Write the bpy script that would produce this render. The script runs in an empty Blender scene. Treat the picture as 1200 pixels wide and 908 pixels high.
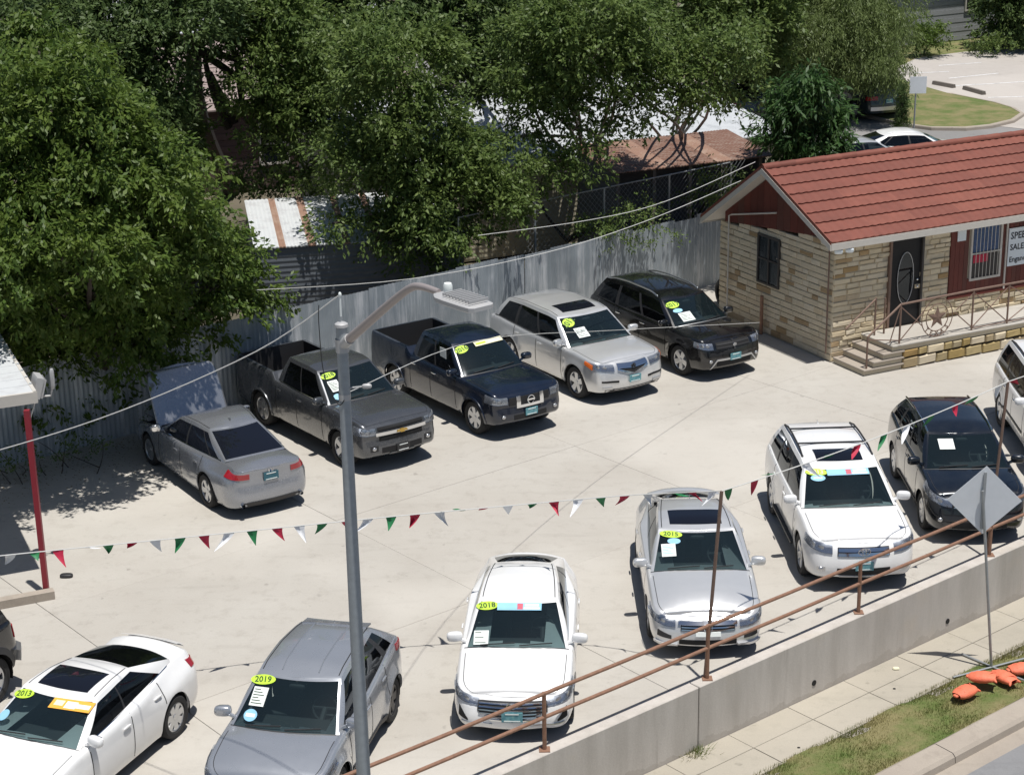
import bpy, bmesh, math, random
import numpy as np
from mathutils import Vector, Matrix
random.seed(7); np.random.seed(7)
R = math.radians
sc = bpy.context.scene
col = sc.collection

# ---------------------------------------------------------------- camera
CAMF, CAMP, CAMH, CAMR = 2167., R(18.55), 13.61, R(-0.96)
cd = bpy.data.cameras.new('camera'); cam = bpy.data.objects.new('camera', cd); col.objects.link(cam)
cd.sensor_width = 36; cd.lens = CAMF/1200*36; cd.clip_end = 2000; cd.clip_start = .5
cam.matrix_world = Matrix.Translation((0, 0, CAMH)) @ Matrix.Rotation(math.pi/2-CAMP, 4, 'X') @ Matrix.Rotation(CAMR, 4, 'Z')
sc.camera = cam

# ---------------------------------------------------------------- light
SUN = Vector((.13, -.17, 1)).normalized()
elev = math.asin(SUN.z); azim = math.atan2(SUN.x, SUN.y)
w = bpy.data.worlds.new('World'); sc.world = w; w.use_nodes = True
nt = w.node_tree; bg = nt.nodes['Background']; bg.inputs[1].default_value = .062
sky = nt.nodes.new('ShaderNodeTexSky'); sky.sky_type = 'NISHITA'; sky.sun_disc = False
sky.sun_elevation = elev; sky.sun_rotation = azim; sky.dust_density = .7; sky.ozone_density = 2
nt.links.new(sky.outputs[0], bg.inputs[0])
ld = bpy.data.lights.new('sun', 'SUN'); ld.energy = 4.9; ld.angle = R(.53); ld.color = (1, .965, .91)
lo = bpy.data.objects.new('sun', ld); col.objects.link(lo); lo.rotation_euler = SUN.to_track_quat('Z', 'Y').to_euler()
sc.view_settings.view_transform = 'Standard'; sc.view_settings.look = 'None'
sc.view_settings.exposure = 0.0; sc.view_settings.gamma = 1
sc.cycles.max_bounces = 6; sc.cycles.transparent_max_bounces = 10
sc.cycles.sample_clamp_indirect = 4

# ---------------------------------------------------------------- frames
def at(px, py, z=0.):
    """where the line of sight through a photo pixel meets the level z"""
    dx, dy = px-600, py-454; c, s = math.cos(CAMR), math.sin(CAMR)
    dx, dy = dx*c+dy*s, -dx*s+dy*c
    v = dy/CAMF; Z = (CAMH-z)/(math.sin(CAMP)+math.cos(CAMP)*v)
    return Vector((dx/CAMF*Z, Z*(math.cos(CAMP)-v*math.sin(CAMP)), z))
PH = R(39.3); cP, sP = math.cos(PH), math.sin(PH)
def lot(u, v, z=0.):
    """lot frame: u along the retaining wall, v away from the street"""
    return Vector((u*cP-v*sP, u*sP+v*cP, z))
def to_lot(p): return (p[0]*cP+p[1]*sP, -p[0]*sP+p[1]*cP)

# ---------------------------------------------------------------- materials
def sock(n, *names):
    for k in names:
        if k in n.inputs: return n.inputs[k]
class NT:
    def __init__(s, name):
        s.m = bpy.data.materials.new(name); s.m.use_nodes = True
        s.t = s.m.node_tree; s.b = s.t.nodes['Principled BSDF']
        s.n = s.t.nodes; s.l = s.t.links
        s.tc = s.n.new('ShaderNodeTexCoord')
    def noise(s, scale=5, detail=4, rough=.55, coord='Object', vec=None, stretch=None):
        n = s.n.new('ShaderNodeTexNoise'); n.inputs['Scale'].default_value = scale
        n.inputs['Detail'].default_value = detail; n.inputs['Roughness'].default_value = rough
        v = vec or s.tc.outputs[coord]
        if stretch:
            mp = s.n.new('ShaderNodeMapping'); mp.inputs['Scale'].default_value = stretch
            s.l.new(v, mp.inputs[0]); v = mp.outputs[0]
        s.l.new(v, n.inputs['Vector']); return n.outputs['Fac']
    def ramp(s, fac, stops):
        r = s.n.new('ShaderNodeValToRGB'); e = r.color_ramp.elements
        while len(e) < len(stops): e.new(.5)
        for k, (p, c) in enumerate(stops):
            e[k].position = p; e[k].color = (tuple(c)+(1,)) if isinstance(c, tuple) else (c, c, c, 1)
        s.l.new(fac, r.inputs[0]); return r.outputs[0]
    def mix(s, fac, a, b, mode='MIX'):
        n = s.n.new('ShaderNodeMix'); n.data_type = 'RGBA'; n.blend_type = mode; n.clamp_factor = True
        for k, v in ((0, fac), (6, a), (7, b)):
            if isinstance(v, (int, float)): n.inputs[k].default_value = v if k == 0 else (v, v, v, 1)
            elif isinstance(v, tuple): n.inputs[k].default_value = v+(1,)
            else: s.l.new(v, n.inputs[k])
        return n.outputs[2]
    def mathn(s, op, a, b=0.):
        n = s.n.new('ShaderNodeMath'); n.operation = op
        for k, v in ((0, a), (1, b)):
            if isinstance(v, (int, float)): n.inputs[k].default_value = v
            else: s.l.new(v, n.inputs[k])
        return n.outputs[0]
    def set(s, k, v):
        i = s.b.inputs[k]
        if isinstance(v, (int, float)): i.default_value = v
        elif isinstance(v, tuple): i.default_value = v+(1,)
        else: s.l.new(v, i)
        return s
    def bump(s, h, strength=.3, dist=.01):
        n = s.n.new('ShaderNodeBump'); n.inputs['Strength'].default_value = strength
        n.inputs['Distance'].default_value = dist; s.l.new(h, n.inputs['Height'])
        s.l.new(n.outputs[0], s.b.inputs['Normal']); return s
    def objrand(s):
        n = s.n.new('ShaderNodeObjectInfo'); g = s.n.new('ShaderNodeNewGeometry')
        a = s.mathn('ADD', n.outputs['Random'], g.outputs['Random Per Island'])
        return s.mathn('FRACT', a)
M = {}
def simple(name, c, rough=.6, metal=0., coat=0., var=.12, scale=6, bump=0):
    t = NT(name); n = t.noise(scale, 5)
    t.set('Base Color', t.mix(n, tuple(x*(1-var) for x in c), tuple(min(1, x*(1+var)) for x in c)))
    t.set('Roughness', rough).set('Metallic', metal).set('Coat Weight', coat)
    if bump: t.bump(t.noise(scale*8, 4), bump)
    M[name] = t.m; return t.m
def paint(name, c, metal=.0, rough=.32):
    t = NT(name)
    dirt = t.noise(2.3, 6, .65); c2 = tuple(x*.93+.012 for x in c)
    t.set('Base Color', t.mix(t.ramp(dirt, [(.4, 0.), (.75, 1.)]), c, c2)).set('Metallic', metal)
    rr = t.mathn('ADD', t.mathn('MULTIPLY', t.noise(5, 6), .10), rough-.05)
    t.set('Roughness', rr).set('Coat Weight', 1.).set('Coat Roughness', .03)
    M[name] = t.m; return t.m
paint('paint_white', (.82, .82, .815), 0, .35)
paint('paint_silver', (.70, .705, .71), .50, .30)
paint('paint_bluesilver', (.33, .345, .38), .6, .27)
paint('paint_grey', (.095, .10, .11), .5, .27)
paint('paint_navy', (.006, .012, .028), .2, .25)
paint('paint_darknavy', (.005, .008, .014), .2, .25)
paint('paint_black', (.003, .003, .004), .0, .25)
paint('paint_chr', (.42, .44, .475), .55, .28)
paint('paint_green', (.02, .035, .04), .3, .35)
simple('tyre', (.022, .022, .023), .85, bump=.2); simple('black_plastic', (.025, .025, .027), .55)
simple('rubber_seam', (.012, .012, .013), .8); simple('dark_cavity', (.012, .012, .013), .9)
simple('chrome', (.75, .76, .78), .12, 1., var=.03); simple('alloy', (.55, .56, .58), .3, .9, var=.05)
simple('alloy_dark', (.05, .05, .055), .35, .6); simple('steel', (.42, .43, .44), .45, .9)
simple('interior_grey', (.16, .16, .165), .8); simple('interior_tan', (.3, .25, .19), .8); simple('interior_black', (.07, .07, .072), .7)
simple('engine_bay', (.03, .03, .032), .6); simple('gold_badge', (.55, .36, .09), .3, .7)
simple('brake_disc', (.12, .12, .12), .5, .7)
simple('sticker_lime', (.52, .78, .06), .6, var=.03); simple('sticker_white', (.78, .82, .8), .6, var=.03)
simple('sticker_blue', (.30, .58, .78), .6, var=.1); simple('sticker_orange', (.85, .42, .05), .6, var=.03)
simple('sticker_cream', (.75, .72, .52), .6, var=.04); simple('sticker_red', (.6, .12, .16), .6); simple('ink', (.03, .07, .02), .7)
simple('ink_dark', (.03, .03, .035), .7)
t = NT('plate'); t.set('Base Color', t.ramp(t.noise(14, 3), [(.35, (.07, .22, .27)), (.6, (.16, .38, .42)), (.75, (.3, .42, .3))])).set('Roughness', .45); M['plate'] = t.m
simple('plate_dark', (.03, .12, .16), .45)
def glassy(name, tint, refl, tr):
    t = NT(name); n = t.n
    t.n.remove(t.b)
    tb = n.new('ShaderNodeBsdfTransparent'); tb.inputs[0].default_value = tint+(1,)
    gl = n.new('ShaderNodeBsdfGlossy'); gl.inputs['Roughness'].default_value = .03; gl.inputs[0].default_value = (.9, .95, 1, 1)
    df = n.new('ShaderNodeBsdfDiffuse'); df.inputs[0].default_value = refl+(1,)
    fr = n.new('ShaderNodeFresnel'); fr.inputs[0].default_value = 1.5
    m1 = n.new('ShaderNodeMixShader'); m1.inputs[0].default_value = tr
    m2 = n.new('ShaderNodeMixShader')
    t.l.new(df.outputs[0], m1.inputs[1]); t.l.new(tb.outputs[0], m1.inputs[2])
    t.l.new(fr.outputs[0], m2.inputs[0]); t.l.new(m1.outputs[0], m2.inputs[1]); t.l.new(gl.outputs[0], m2.inputs[2])
    t.l.new(m2.outputs[0], n['Material Output'].inputs[0]); M[name] = t.m
glassy('glass_windshield', (.46, .56, .57), (.035, .06, .07), .80)
glassy('glass_tinted', (.07, .08, .09), (.008, .009, .011), .7)
glassy('glass_roof', (.02, .02, .03), (.012, .014, .022), .3)
glassy('lamp_clear', (.92, .94, .97), (.5, .5, .52), .9); simple('lamp_housing', (.50, .52, .55), .25, .8, var=.5, scale=30)
glassy('window_pane', (.2, .25, .28), (.02, .03, .04), .7)
t = NT('lamp_red'); t.set('Base Color', (.34, .008, .016)).set('Roughness', .15).set('Coat Weight', 1.); M['lamp_red'] = t.m
t = NT('lamp_amber'); t.set('Base Color', (.75, .16, .03)).set('Roughness', .15).set('Coat Weight', 1.); M['lamp_amber'] = t.m

# ground materials
def ground_mat(name, c1, c2, c3, s=.5, rough=.9, bump=.25, obj=.0, spots=True):
    t = NT(name); g = t.n.new('ShaderNodeNewGeometry'); P = g.outputs['Position']
    big = t.noise(s, 6, .6, vec=P); fine = t.noise(38, 5, .7, vec=P); mid = t.noise(3.1, 6, .7, vec=P)
    cc = t.mix(t.ramp(big, [(.3, 0.), (.7, 1.)]), c1, c2)
    cc = t.mix(t.ramp(mid, [(.52, 0.), (.72, .55)]), cc, c3)
    cc = t.mix(.16, cc, t.ramp(fine, [(.3, .35), (.7, 1.)]), 'MULTIPLY')
    if obj:
        r = t.objrand(); cc = t.mix(obj, cc, t.ramp(r, [(0, .55), (1, 1.)]), 'MULTIPLY')
    if spots:
        v = t.noise(1.7, 2, .5, vec=P); vv = t.noise(9, 5, .8, vec=P)
        sp = t.mathn('MULTIPLY', t.ramp(v, [(.6, 0.), (.68, 1.)]), t.ramp(vv, [(.52, 0.), (.66, .35)]))
        cc = t.mix(sp, cc, tuple(x*.55 for x in c3))
    if spots:
        dr = t.noise(4.2, 2, .4, vec=P); cc = t.mix(t.ramp(dr, [(.72, 0.), (.78, .4)]), cc, tuple(x*.45 for x in c3))
        sk = t.noise(1.2, 4, .6, vec=P, stretch=(.5, 3.2, 1)); cc = t.mix(t.ramp(sk, [(.56, 0.), (.72, .18)]), cc, tuple(x*.72 for x in c3))
        pl = t.noise(.16, 3, .5, vec=P); cc = t.mix(t.ramp(pl, [(.5, 0.), (.6, .35)]), cc, tuple(min(1, x*1.2) for x in c2))
    t.set('Base Color', cc).set('Roughness', rough); t.bump(fine, bump, .01); M[name] = t.m
ground_mat('concrete', (.44, .41, .365), (.50, .475, .43), (.36, .33, .29), .35, obj=.14)
ground_mat('concrete_joint', (.30, .27, .235), (.33, .30, .26), (.26, .235, .20), .5)
ground_mat('sidewalk', (.40, .365, .30), (.45, .41, .34), (.33, .305, .25), .6, obj=.12)
ground_mat('asphalt', (.21, .21, .215), (.25, .25, .255), (.17, .17, .175), .3, obj=0)
ground_mat('asphalt_far', (.22, .215, .21), (.26, .25, .245), (.19, .185, .18), .1)
ground_mat('parking_far', (.42, .385, .35), (.48, .445, .41), (.36, .33, .30), .1)
ground_mat('dirt', (.10, .085, .06), (.14, .12, .085), (.06, .07, .03), .4)
ground_mat('kerb', (.36, .31, .26), (.42, .37, .31), (.28, .24, .20), .8, obj=.1)
simple('lamp_arm', (.36, .32, .31), .5, .3, var=.06)
t = NT('wall_concrete'); g = t.n.new('ShaderNodeNewGeometry'); P = g.outputs['Position']
st = t.noise(2.2, 5, .6, vec=P, stretch=(1, 1, .18)); bl = t.noise(.7, 4, .6, vec=P); fi = t.noise(30, 4, .7, vec=P)
cc = t.mix(t.ramp(st, [(.35, 0.), (.7, 1.)]), (.56, .52, .475), (.43, .395, .355))
cc = t.mix(t.ramp(bl, [(.55, 0.), (.7, .5)]), cc, (.54, .47, .38)); cc = t.mix(.2, cc, t.ramp(fi, [(.3, .6), (.7, 1.)]), 'MULTIPLY')
sx = t.n.new('ShaderNodeSeparateXYZ'); t.l.new(P, sx.inputs[0]); ed = t.mathn('ADD', sx.outputs[2], t.mathn('MULTIPLY', t.noise(1.6, 5, .7, vec=P), .55))
cc = t.mix(t.ramp(ed, [(0, .0), (.01, .0)]), cc, cc); grime = t.mathn('LESS_THAN', ed, -.62); cc = t.mix(t.mathn('MULTIPLY', grime, .22), cc, (.24, .20, .16))
dr = t.noise(5, 5, .7, vec=P, stretch=(1, 1, .05)); cc = t.mix(t.ramp(dr, [(.60, 0.), (.72, .45)]), cc, (.26, .23, .20))
t.set('Base Color', cc).set('Roughness', .9); t.bump(fi, .3); M['wall_concrete'] = t.m
t = NT('line_paint'); t.set('Base Color', t.ramp(t.noise(3, 5, .8), [(.35, .45), (.55, .75)])).set('Roughness', .7); M['line_paint'] = t.m
# vegetation
def leafmat(name, a, b, c, s=.9):
    t = NT(name); g = t.n.new('ShaderNodeNewGeometry'); P = g.outputs['Position']
    n = t.noise(s, 3, .6, vec=P); rr = g.outputs['Random Per Island']
    cc = t.mix(t.ramp(n, [(.35, 0.), (.65, 1.)]), a, b); cc = t.mix(t.ramp(rr, [(.55, 0.), (1, .8)]), cc, c)
    t.set('Base Color', cc).set('Roughness', .5).set('Specular IOR Level', .35)
    n2 = t.n; tr = n2.new('ShaderNodeBsdfTranslucent'); t.l.new(cc, tr.inputs[0]); mx = n2.new('ShaderNodeMixShader'); mx.inputs[0].default_value = .38
    t.l.new(t.b.outputs[0], mx.inputs[1]); t.l.new(tr.outputs[0], mx.inputs[2]); t.l.new(mx.outputs[0], n2['Material Output'].inputs[0])
    M[name] = t.m
leafmat('leaf_elm', (.070, .125, .024), (.115, .175, .030), (.17, .23, .048))
leafmat('leaf_oak', (.090, .145, .038), (.135, .195, .050), (.19, .25, .07))
leafmat('leaf_deep', (.070, .115, .038), (.108, .162, .050), (.15, .21, .075))
leafmat('leaf_willow', (.125, .175, .055), (.175, .23, .075), (.21, .26, .10))
leafmat('leaf_tropic', (.035, .085, .025), (.06, .13, .035), (.11, .19, .06))
simple('bark', (.075, .06, .05), .9, var=.35, scale=9, bump=.8); simple('bark_pale', (.17, .155, .14), .9, var=.35, scale=9, bump=.8)
t = NT('grass'); g = t.n.new('ShaderNodeNewGeometry'); P = g.outputs['Position']
n1 = t.noise(1.1, 5, .65, vec=P); n2_ = t.noise(22, 4, .8, vec=P)
cc = t.mix(t.ramp(n1, [(.38, 0.), (.6, 1.)]), (.12, .165, .04), (.25, .22, .10)); cc = t.mix(.5, cc, t.ramp(n2_, [(.3, .45), (.7, 1.)]), 'MULTIPLY')
t.set('Base Color', cc).set('Roughness', .95); t.bump(n2_, .6, .03); M['grass'] = t.m
leafmat('litter_leaf', (.20, .13, .06), (.10, .09, .03), (.30, .22, .10), 2.)
leafmat('grass_blade', (.12, .19, .04), (.28, .25, .10), (.36, .31, .15), 1.1)
# buildings
def objvar(name, stops, rough=.85, noise_s=8, metal=0, bump=.4, mul=.3):
    t = NT(name); g = t.n.new('ShaderNodeNewGeometry'); P = g.outputs['Position']
    n = t.noise(noise_s, 5, .65, vec=P); cc = t.ramp(t.objrand(), stops)
    cc = t.mix(mul, cc, t.ramp(n, [(.3, .3), (.7, 1.)]), 'MULTIPLY')
    t.set('Base Color', cc).set('Roughness', rough).set('Metallic', metal); t.bump(n, bump, .02); M[name] = t.m
objvar('limestone', [(0, (.62, .51, .34)), (.3, (.70, .60, .42)), (.6, (.64, .55, .40)), (.88, (.72, .63, .47)), (.94, (.46, .32, .17)), (1, (.42, .28, .13))], mul=.18)
objvar('limestone_side', [(0, (.60, .50, .35)), (.3, (.68, .59, .44)), (.6, (.62, .54, .40)), (.86, (.70, .62, .48)), (.93, (.40, .29, .17)), (1, (.36, .25, .13))], mul=.18)
objvar('gold_stone', [(0, (.38, .27, .10)), (.4, (.45, .35, .17)), (.7, (.46, .40, .28)), (1, (.36, .22, .06))])
simple('mortar', (.52, .46, .35), .95)
objvar('roof_tile', [(0, (.185, .058, .040)), (.5, (.215, .066, .045)), (1, (.245, .080, .054))], .75, 3, bump=.25, mul=.32)
objvar('red_wood', [(0, (.10, .018, .012)), (.5, (.15, .028, .018)), (1, (.11, .035, .025))], .65, 5, bump=.3)
simple('white_trim', (.56, .53, .48), .6, var=.1); simple('dark_trim', (.05, .045, .042), .6); simple('door_dark', (.004, .004, .006), .65)
simple('rust_pipe', (.27, .15, .10), .7, .2, var=.4, scale=14, bump=.3); simple('brown_pipe', (.20, .13, .10), .6, .2, var=.25, scale=14)
simple('red_paint', (.25, .018, .032), .45, var=.15); simple('galvanised', (.38, .40, .41), .5, .6, var=.18, scale=9); simple('pole_steel', (.33, .36, .38), .6, .2, var=.2, scale=12)
simple('lamp_grey', (.46, .46, .46), .5, .2, var=.06); simple('wire_black', (.02, .02, .02), .7); simple('wire_white', (.62, .62, .6), .6)
t = NT('fence_metal'); g = t.n.new('ShaderNodeNewGeometry'); P = g.outputs['Position']
s1 = t.noise(3.2, 5, .7, vec=P, stretch=(1, 1, .10)); s2 = t.noise(.8, 4, .6, vec=P)
cc = t.mix(t.ramp(s1, [(.48, 0.), (.66, 1.)]), (.36, .40, .43), (.72, .74, .76)); cc = t.mix(t.ramp(s2, [(.45, 0.), (.7, .8)]), cc, (.25, .285, .315))
cc = t.mix(.35, cc, t.ramp(t.objrand(), [(0, .5), (1, 1.)]), 'MULTIPLY')
t.set('Base Color', cc).set('Roughness', .5).set('Metallic', .1); M['fence_metal'] = t.m
def sheet(name, a, b, c, stretch, lo=.5, hi=.62):
    t = NT(name); n = t.noise(2.5, 5, .7, stretch=stretch); n2 = t.noise(6, 5, .7)
    cc = t.mix(t.ramp(n, [(lo, 0.), (hi, 1.)]), a, b); cc = t.mix(t.ramp(n2, [(.55, 0.), (.75, .6)]), cc, c)
    t.set('Base Color', cc).set('Roughness', .55).set('Metallic', .05); M[name] = t.m
sheet('roof_zinc', (.52, .54, .56), (.42, .44, .46), (.60, .62, .64), (1, 1, 1))
sheet('roof_rusty', (.19, .10, .07), (.30, .23, .19), (.13, .07, .05), (1, 8, 1))
sheet('sheet_white', (.58, .60, .61), (.50, .51, .52), (.62, .62, .62), (1, 1, 1))
sheet('sheet_rust', (.30, .18, .13), (.36, .25, .19), (.42, .32, .28), (1, 1, 1))
sheet('shed_wall', (.13, .145, .165), (.16, .175, .195), (.11, .12, .135), (1, 1, 4))
simple('shingle', (.30, .24, .22), .9, var=.3, scale=3); simple('brick_dark', (.10, .065, .06), .9, var=.4, scale=4)
simple('siding_grey', (.30, .31, .32), .8); simple('siding_cream', (.42, .38, .28), .8); simple('tarp_blue', (.10, .16, .28), .5)
simple('orange_bag', (.80, .19, .10), .6, var=.22, scale=7, bump=.9); simple('sign_back', (.74, .77, .80), .5, .1, var=.08)
simple('flag_red', (.50, .02, .06), .6, var=.05); simple('flag_green', (.02, .20, .07), .6, var=.05); simple('flag_white', (.75, .76, .78), .6, var=.05)
simple('sign_white', (.72, .78, .82), .5, var=.03); simple('wheel_stop', (.16, .14, .12), .9, var=.3); simple('bucket', (.55, .57, .58), .5)
simple('wood_grey', (.22, .19, .16), .9, var=.3); simple('litter', (.5, .4, .3), .9); simple('blue_paint', (.03, .08, .2), .5); simple('poster_blue', (.045, .09, .20), .5, var=.8, scale=22)

# ---------------------------------------------------------------- object helpers
def link(name, me, mat=None, parent=None, loc=None):
    o = bpy.data.objects.new(name, me); col.objects.link(o)
    if mat is not None and me is not None and not me.materials: me.materials.append(M[mat] if isinstance(mat, str) else mat)
    if parent: o.parent = parent
    if loc is not None: o.location = loc
    return o
def tag(o, label=None, cat=None, group=None, kind=None):
    if label: o['label'] = label
    if cat: o['category'] = cat
    if group: o['group'] = group
    if kind: o['kind'] = kind
    return o
def thing(name, label, cat, loc=(0, 0, 0), rz=0, group=None):
    o = bpy.data.objects.new(name, None); col.objects.link(o); o.location = loc; o.rotation_euler = (0, 0, rz)
    o.empty_display_size = .3
    return tag(o, label, cat, group)
class MB:
    """collects faces, then links them as one mesh object"""
    def __init__(s): s.v = []; s.f = []
    def poly(s, *p):
        n = len(s.v); s.v += [tuple(q) for q in p]; s.f.append(tuple(range(n, n+len(p))))
    def grid(s, rows):
        n = len(s.v); m = len(rows[0])
        for r in rows: s.v += [tuple(q) for q in r]
        for i in range(len(rows)-1):
            for j in range(m-1):
                a = n+i*m+j; s.f.append((a, a+1, a+m+1, a+m))
    def box(s, a, b, rot=None, org=(0, 0, 0)):
        c = [Vector((x, y, z)) for z in (a[2], b[2]) for y in (a[1], b[1]) for x in (a[0], b[0])]
        if rot is not None: c = [rot @ q for q in c]
        c = [q+Vector(org) for q in c]; n = len(s.v); s.v += [tuple(q) for q in c]
        s.f += [tuple(n+i for i in q) for q in ((0, 2, 3, 1), (4, 5, 7, 6), (0, 1, 5, 4), (2, 6, 7, 3), (0, 4, 6, 2), (1, 3, 7, 5))]
    def prism(s, pts, z0, z1):
        k = len(pts); n = len(s.v); s.v += [(p[0], p[1], z0) for p in pts]+[(p[0], p[1], z1) for p in pts]
        s.f.append(tuple(range(n+k-1, n-1, -1))); s.f.append(tuple(range(n+k, n+2*k)))
        for i in range(k): j = (i+1) % k; s.f.append((n+i, n+j, n+k+j, n+k+i))
    def tube(s, pts, rad, sides=8, cap=True):
        pts = [Vector(p) for p in pts]
        if isinstance(rad, (int, float)): rad = [rad]*len(pts)
        rows = []; up = None
        for i, p in enumerate(pts):
            d = (pts[min(i+1, len(pts)-1)]-pts[max(i-1, 0)]).normalized()
            if up is None: up = d.orthogonal().normalized()
            up = (up-d*up.dot(d)).normalized(); q = d.cross(up)
            rows.append([p+(up*math.cos(a)+q*math.sin(a))*rad[i] for a in [2*math.pi*k/sides for k in range(sides+1)]])
        s.grid(rows)
        if cap:
            s.poly(*rows[0][:-1]); s.poly(*rows[-1][:-1])
    def lathe(s, prof, c=(0, 0, 0), axis='Z', seg=20):
        rows = []
        for r, h in prof:
            row = []
            for k in range(seg+1):
                a = 2*math.pi*k/seg; x, y = r*math.cos(a), r*math.sin(a)
                q = (x, y, h) if axis == 'Z' else (x, h, y) if axis == 'Y' else (h, x, y)
                row.append(Vector(c)+Vector(q))
            rows.append(row)
        s.grid(rows)
    def blob(s, c, size, e=.8, nu=12, nv=8, rot=None):
        rows = []
        f = lambda t: math.copysign(abs(t)**e, t)
        for i in range(nv+1):
            ph = -math.pi/2+math.pi*i/nv; row = []
            for k in range(nu+1):
                th = 2*math.pi*k/nu
                q = Vector((f(math.cos(ph))*f(math.cos(th))*size[0], f(math.cos(ph))*f(math.sin(th))*size[1], f(math.sin(ph))*size[2]))
                if rot is not None: q = rot @ q
                row.append(Vector(c)+q)
            rows.append(row)
        s.grid(rows)
    def mesh(s, name='m', smooth=True, merge=.0008, ang=38):
        me = bpy.data.meshes.new(name); me.from_pydata(s.v, [], s.f)
        bm = bmesh.new(); bm.from_mesh(me)
        if merge: bmesh.ops.remove_doubles(bm, verts=bm.verts, dist=merge)
        bmesh.ops.recalc_face_normals(bm, faces=bm.faces)
        if smooth:
            th = R(ang)
            for f in bm.faces: f.smooth = True
            for e in bm.edges:
                if len(e.link_faces) == 2 and e.calc_face_angle(0) > th: e.smooth = False
        bm.to_mesh(me); bm.free(); return me
    def build(s, name, mat, parent=None, smooth=True, merge=.0008, ang=38):
        return link(name, s.mesh(name, smooth, merge, ang), mat, parent)
def textmesh(txt, size=1., font_ext=0.0, bold=False, shear=0):
    cu = bpy.data.curves.new('lettering', 'FONT'); cu.body = txt; cu.size = size; cu.align_x = 'CENTER'; cu.align_y = 'CENTER'
    cu.extrude = font_ext; cu.resolution_u = 2; cu.shear = shear
    if bold: cu.offset = .02*size
    o = bpy.data.objects.new('lettering', cu); col.objects.link(o)
    dg = bpy.context.evaluated_depsgraph_get(); me = bpy.data.meshes.new_from_object(o.evaluated_get(dg))
    bpy.data.objects.remove(o); bpy.data.curves.remove(cu); me.materials.clear(); return me

# ---------------------------------------------------------------- cars
def itp(x, pts): return float(np.interp(x, [p[0] for p in pts], [p[1] for p in pts]))
def sm(t): t = max(0., min(1., t)); return t*t*(3-2*t)
WHEELS = {}
def wheel_meshes(r, wd, style):
    k = (round(r, 3), style)
    if k in WHEELS: return WHEELS[k]
    rr = r*.665 if style != 'alloy18' else r*.70; h = wd/2
    a = MB(); a.lathe([(rr, -h*.85), (rr+.02, -h), (r*.93, -h), (r, -h*.72), (r, h*.72), (r*.93, h), (rr+.02, h), (rr, h*.85), (rr-.01, h*.5)], axis='Y', seg=30)
    b = MB(); b.lathe([(rr, h*.86), (rr-.012, h*.9), (rr-.025, h*.8), (rr-.035, h*.1), (rr-.04, -h*.6)], axis='Y', seg=30)
    b.lathe([(.001, h*.80), (.045, h*.78), (.06, h*.62), (.065, h*.3)], axis='Y', seg=12)
    n = {'alloy5': 5, 'alloy7': 7, 'alloy6': 6, 'alloy10': 10, 'twin': 10, 'alloy18': 5, 'dark': 5}[style]
    for i in range(n):
        ang = 2*math.pi*i/n
        if style == 'twin': ang = 2*math.pi*(i//2)/5+(.16 if i % 2 else -.16)
        wI = .085/math.sqrt(n/5)*1.25; wO = wI*(1.25 if n < 8 else .75)
        rot = Matrix.Rotation(ang, 3, 'Y')
        for (w0, w1, y0, y1) in ((wI/2, wO/2, h*.72, h*.84),):
            p = [Vector(q) for q in ((.04, y0, -w0), (.04, y0, w0), (rr-.02, y1, w1), (rr-.02, y1, -w1), (.04, y0-.05, -w0*1.2), (.04, y0-.05, w0*1.2), (rr-.02, y1-.05, w1*1.2), (rr-.02, y1-.05, -w1*1.2))]
            p = [rot @ q for q in p]
            b.poly(p[0], p[1], p[2], p[3]); b.poly(p[0], p[3], p[7], p[4]); b.poly(p[1], p[5], p[6], p[2])
    c = MB(); c.lathe([(.001, h*.2), (rr*.72, h*.2), (rr*.72, -h*.1), (rr-.03, -h*.3), (rr-.03, -h*.6)], axis='Y', seg=20)
    WHEELS[k] = (a.mesh('tyre'), b.mesh('rim', ang=30), c.mesh('brake'))
    WHEELS[k][0].materials.append(M['tyre']); WHEELS[k][1].materials.append(M['alloy_dark' if style == 'dark' else 'alloy']); WHEELS[k][2].materials.append(M['brake_disc'])
    return WHEELS[k]

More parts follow.
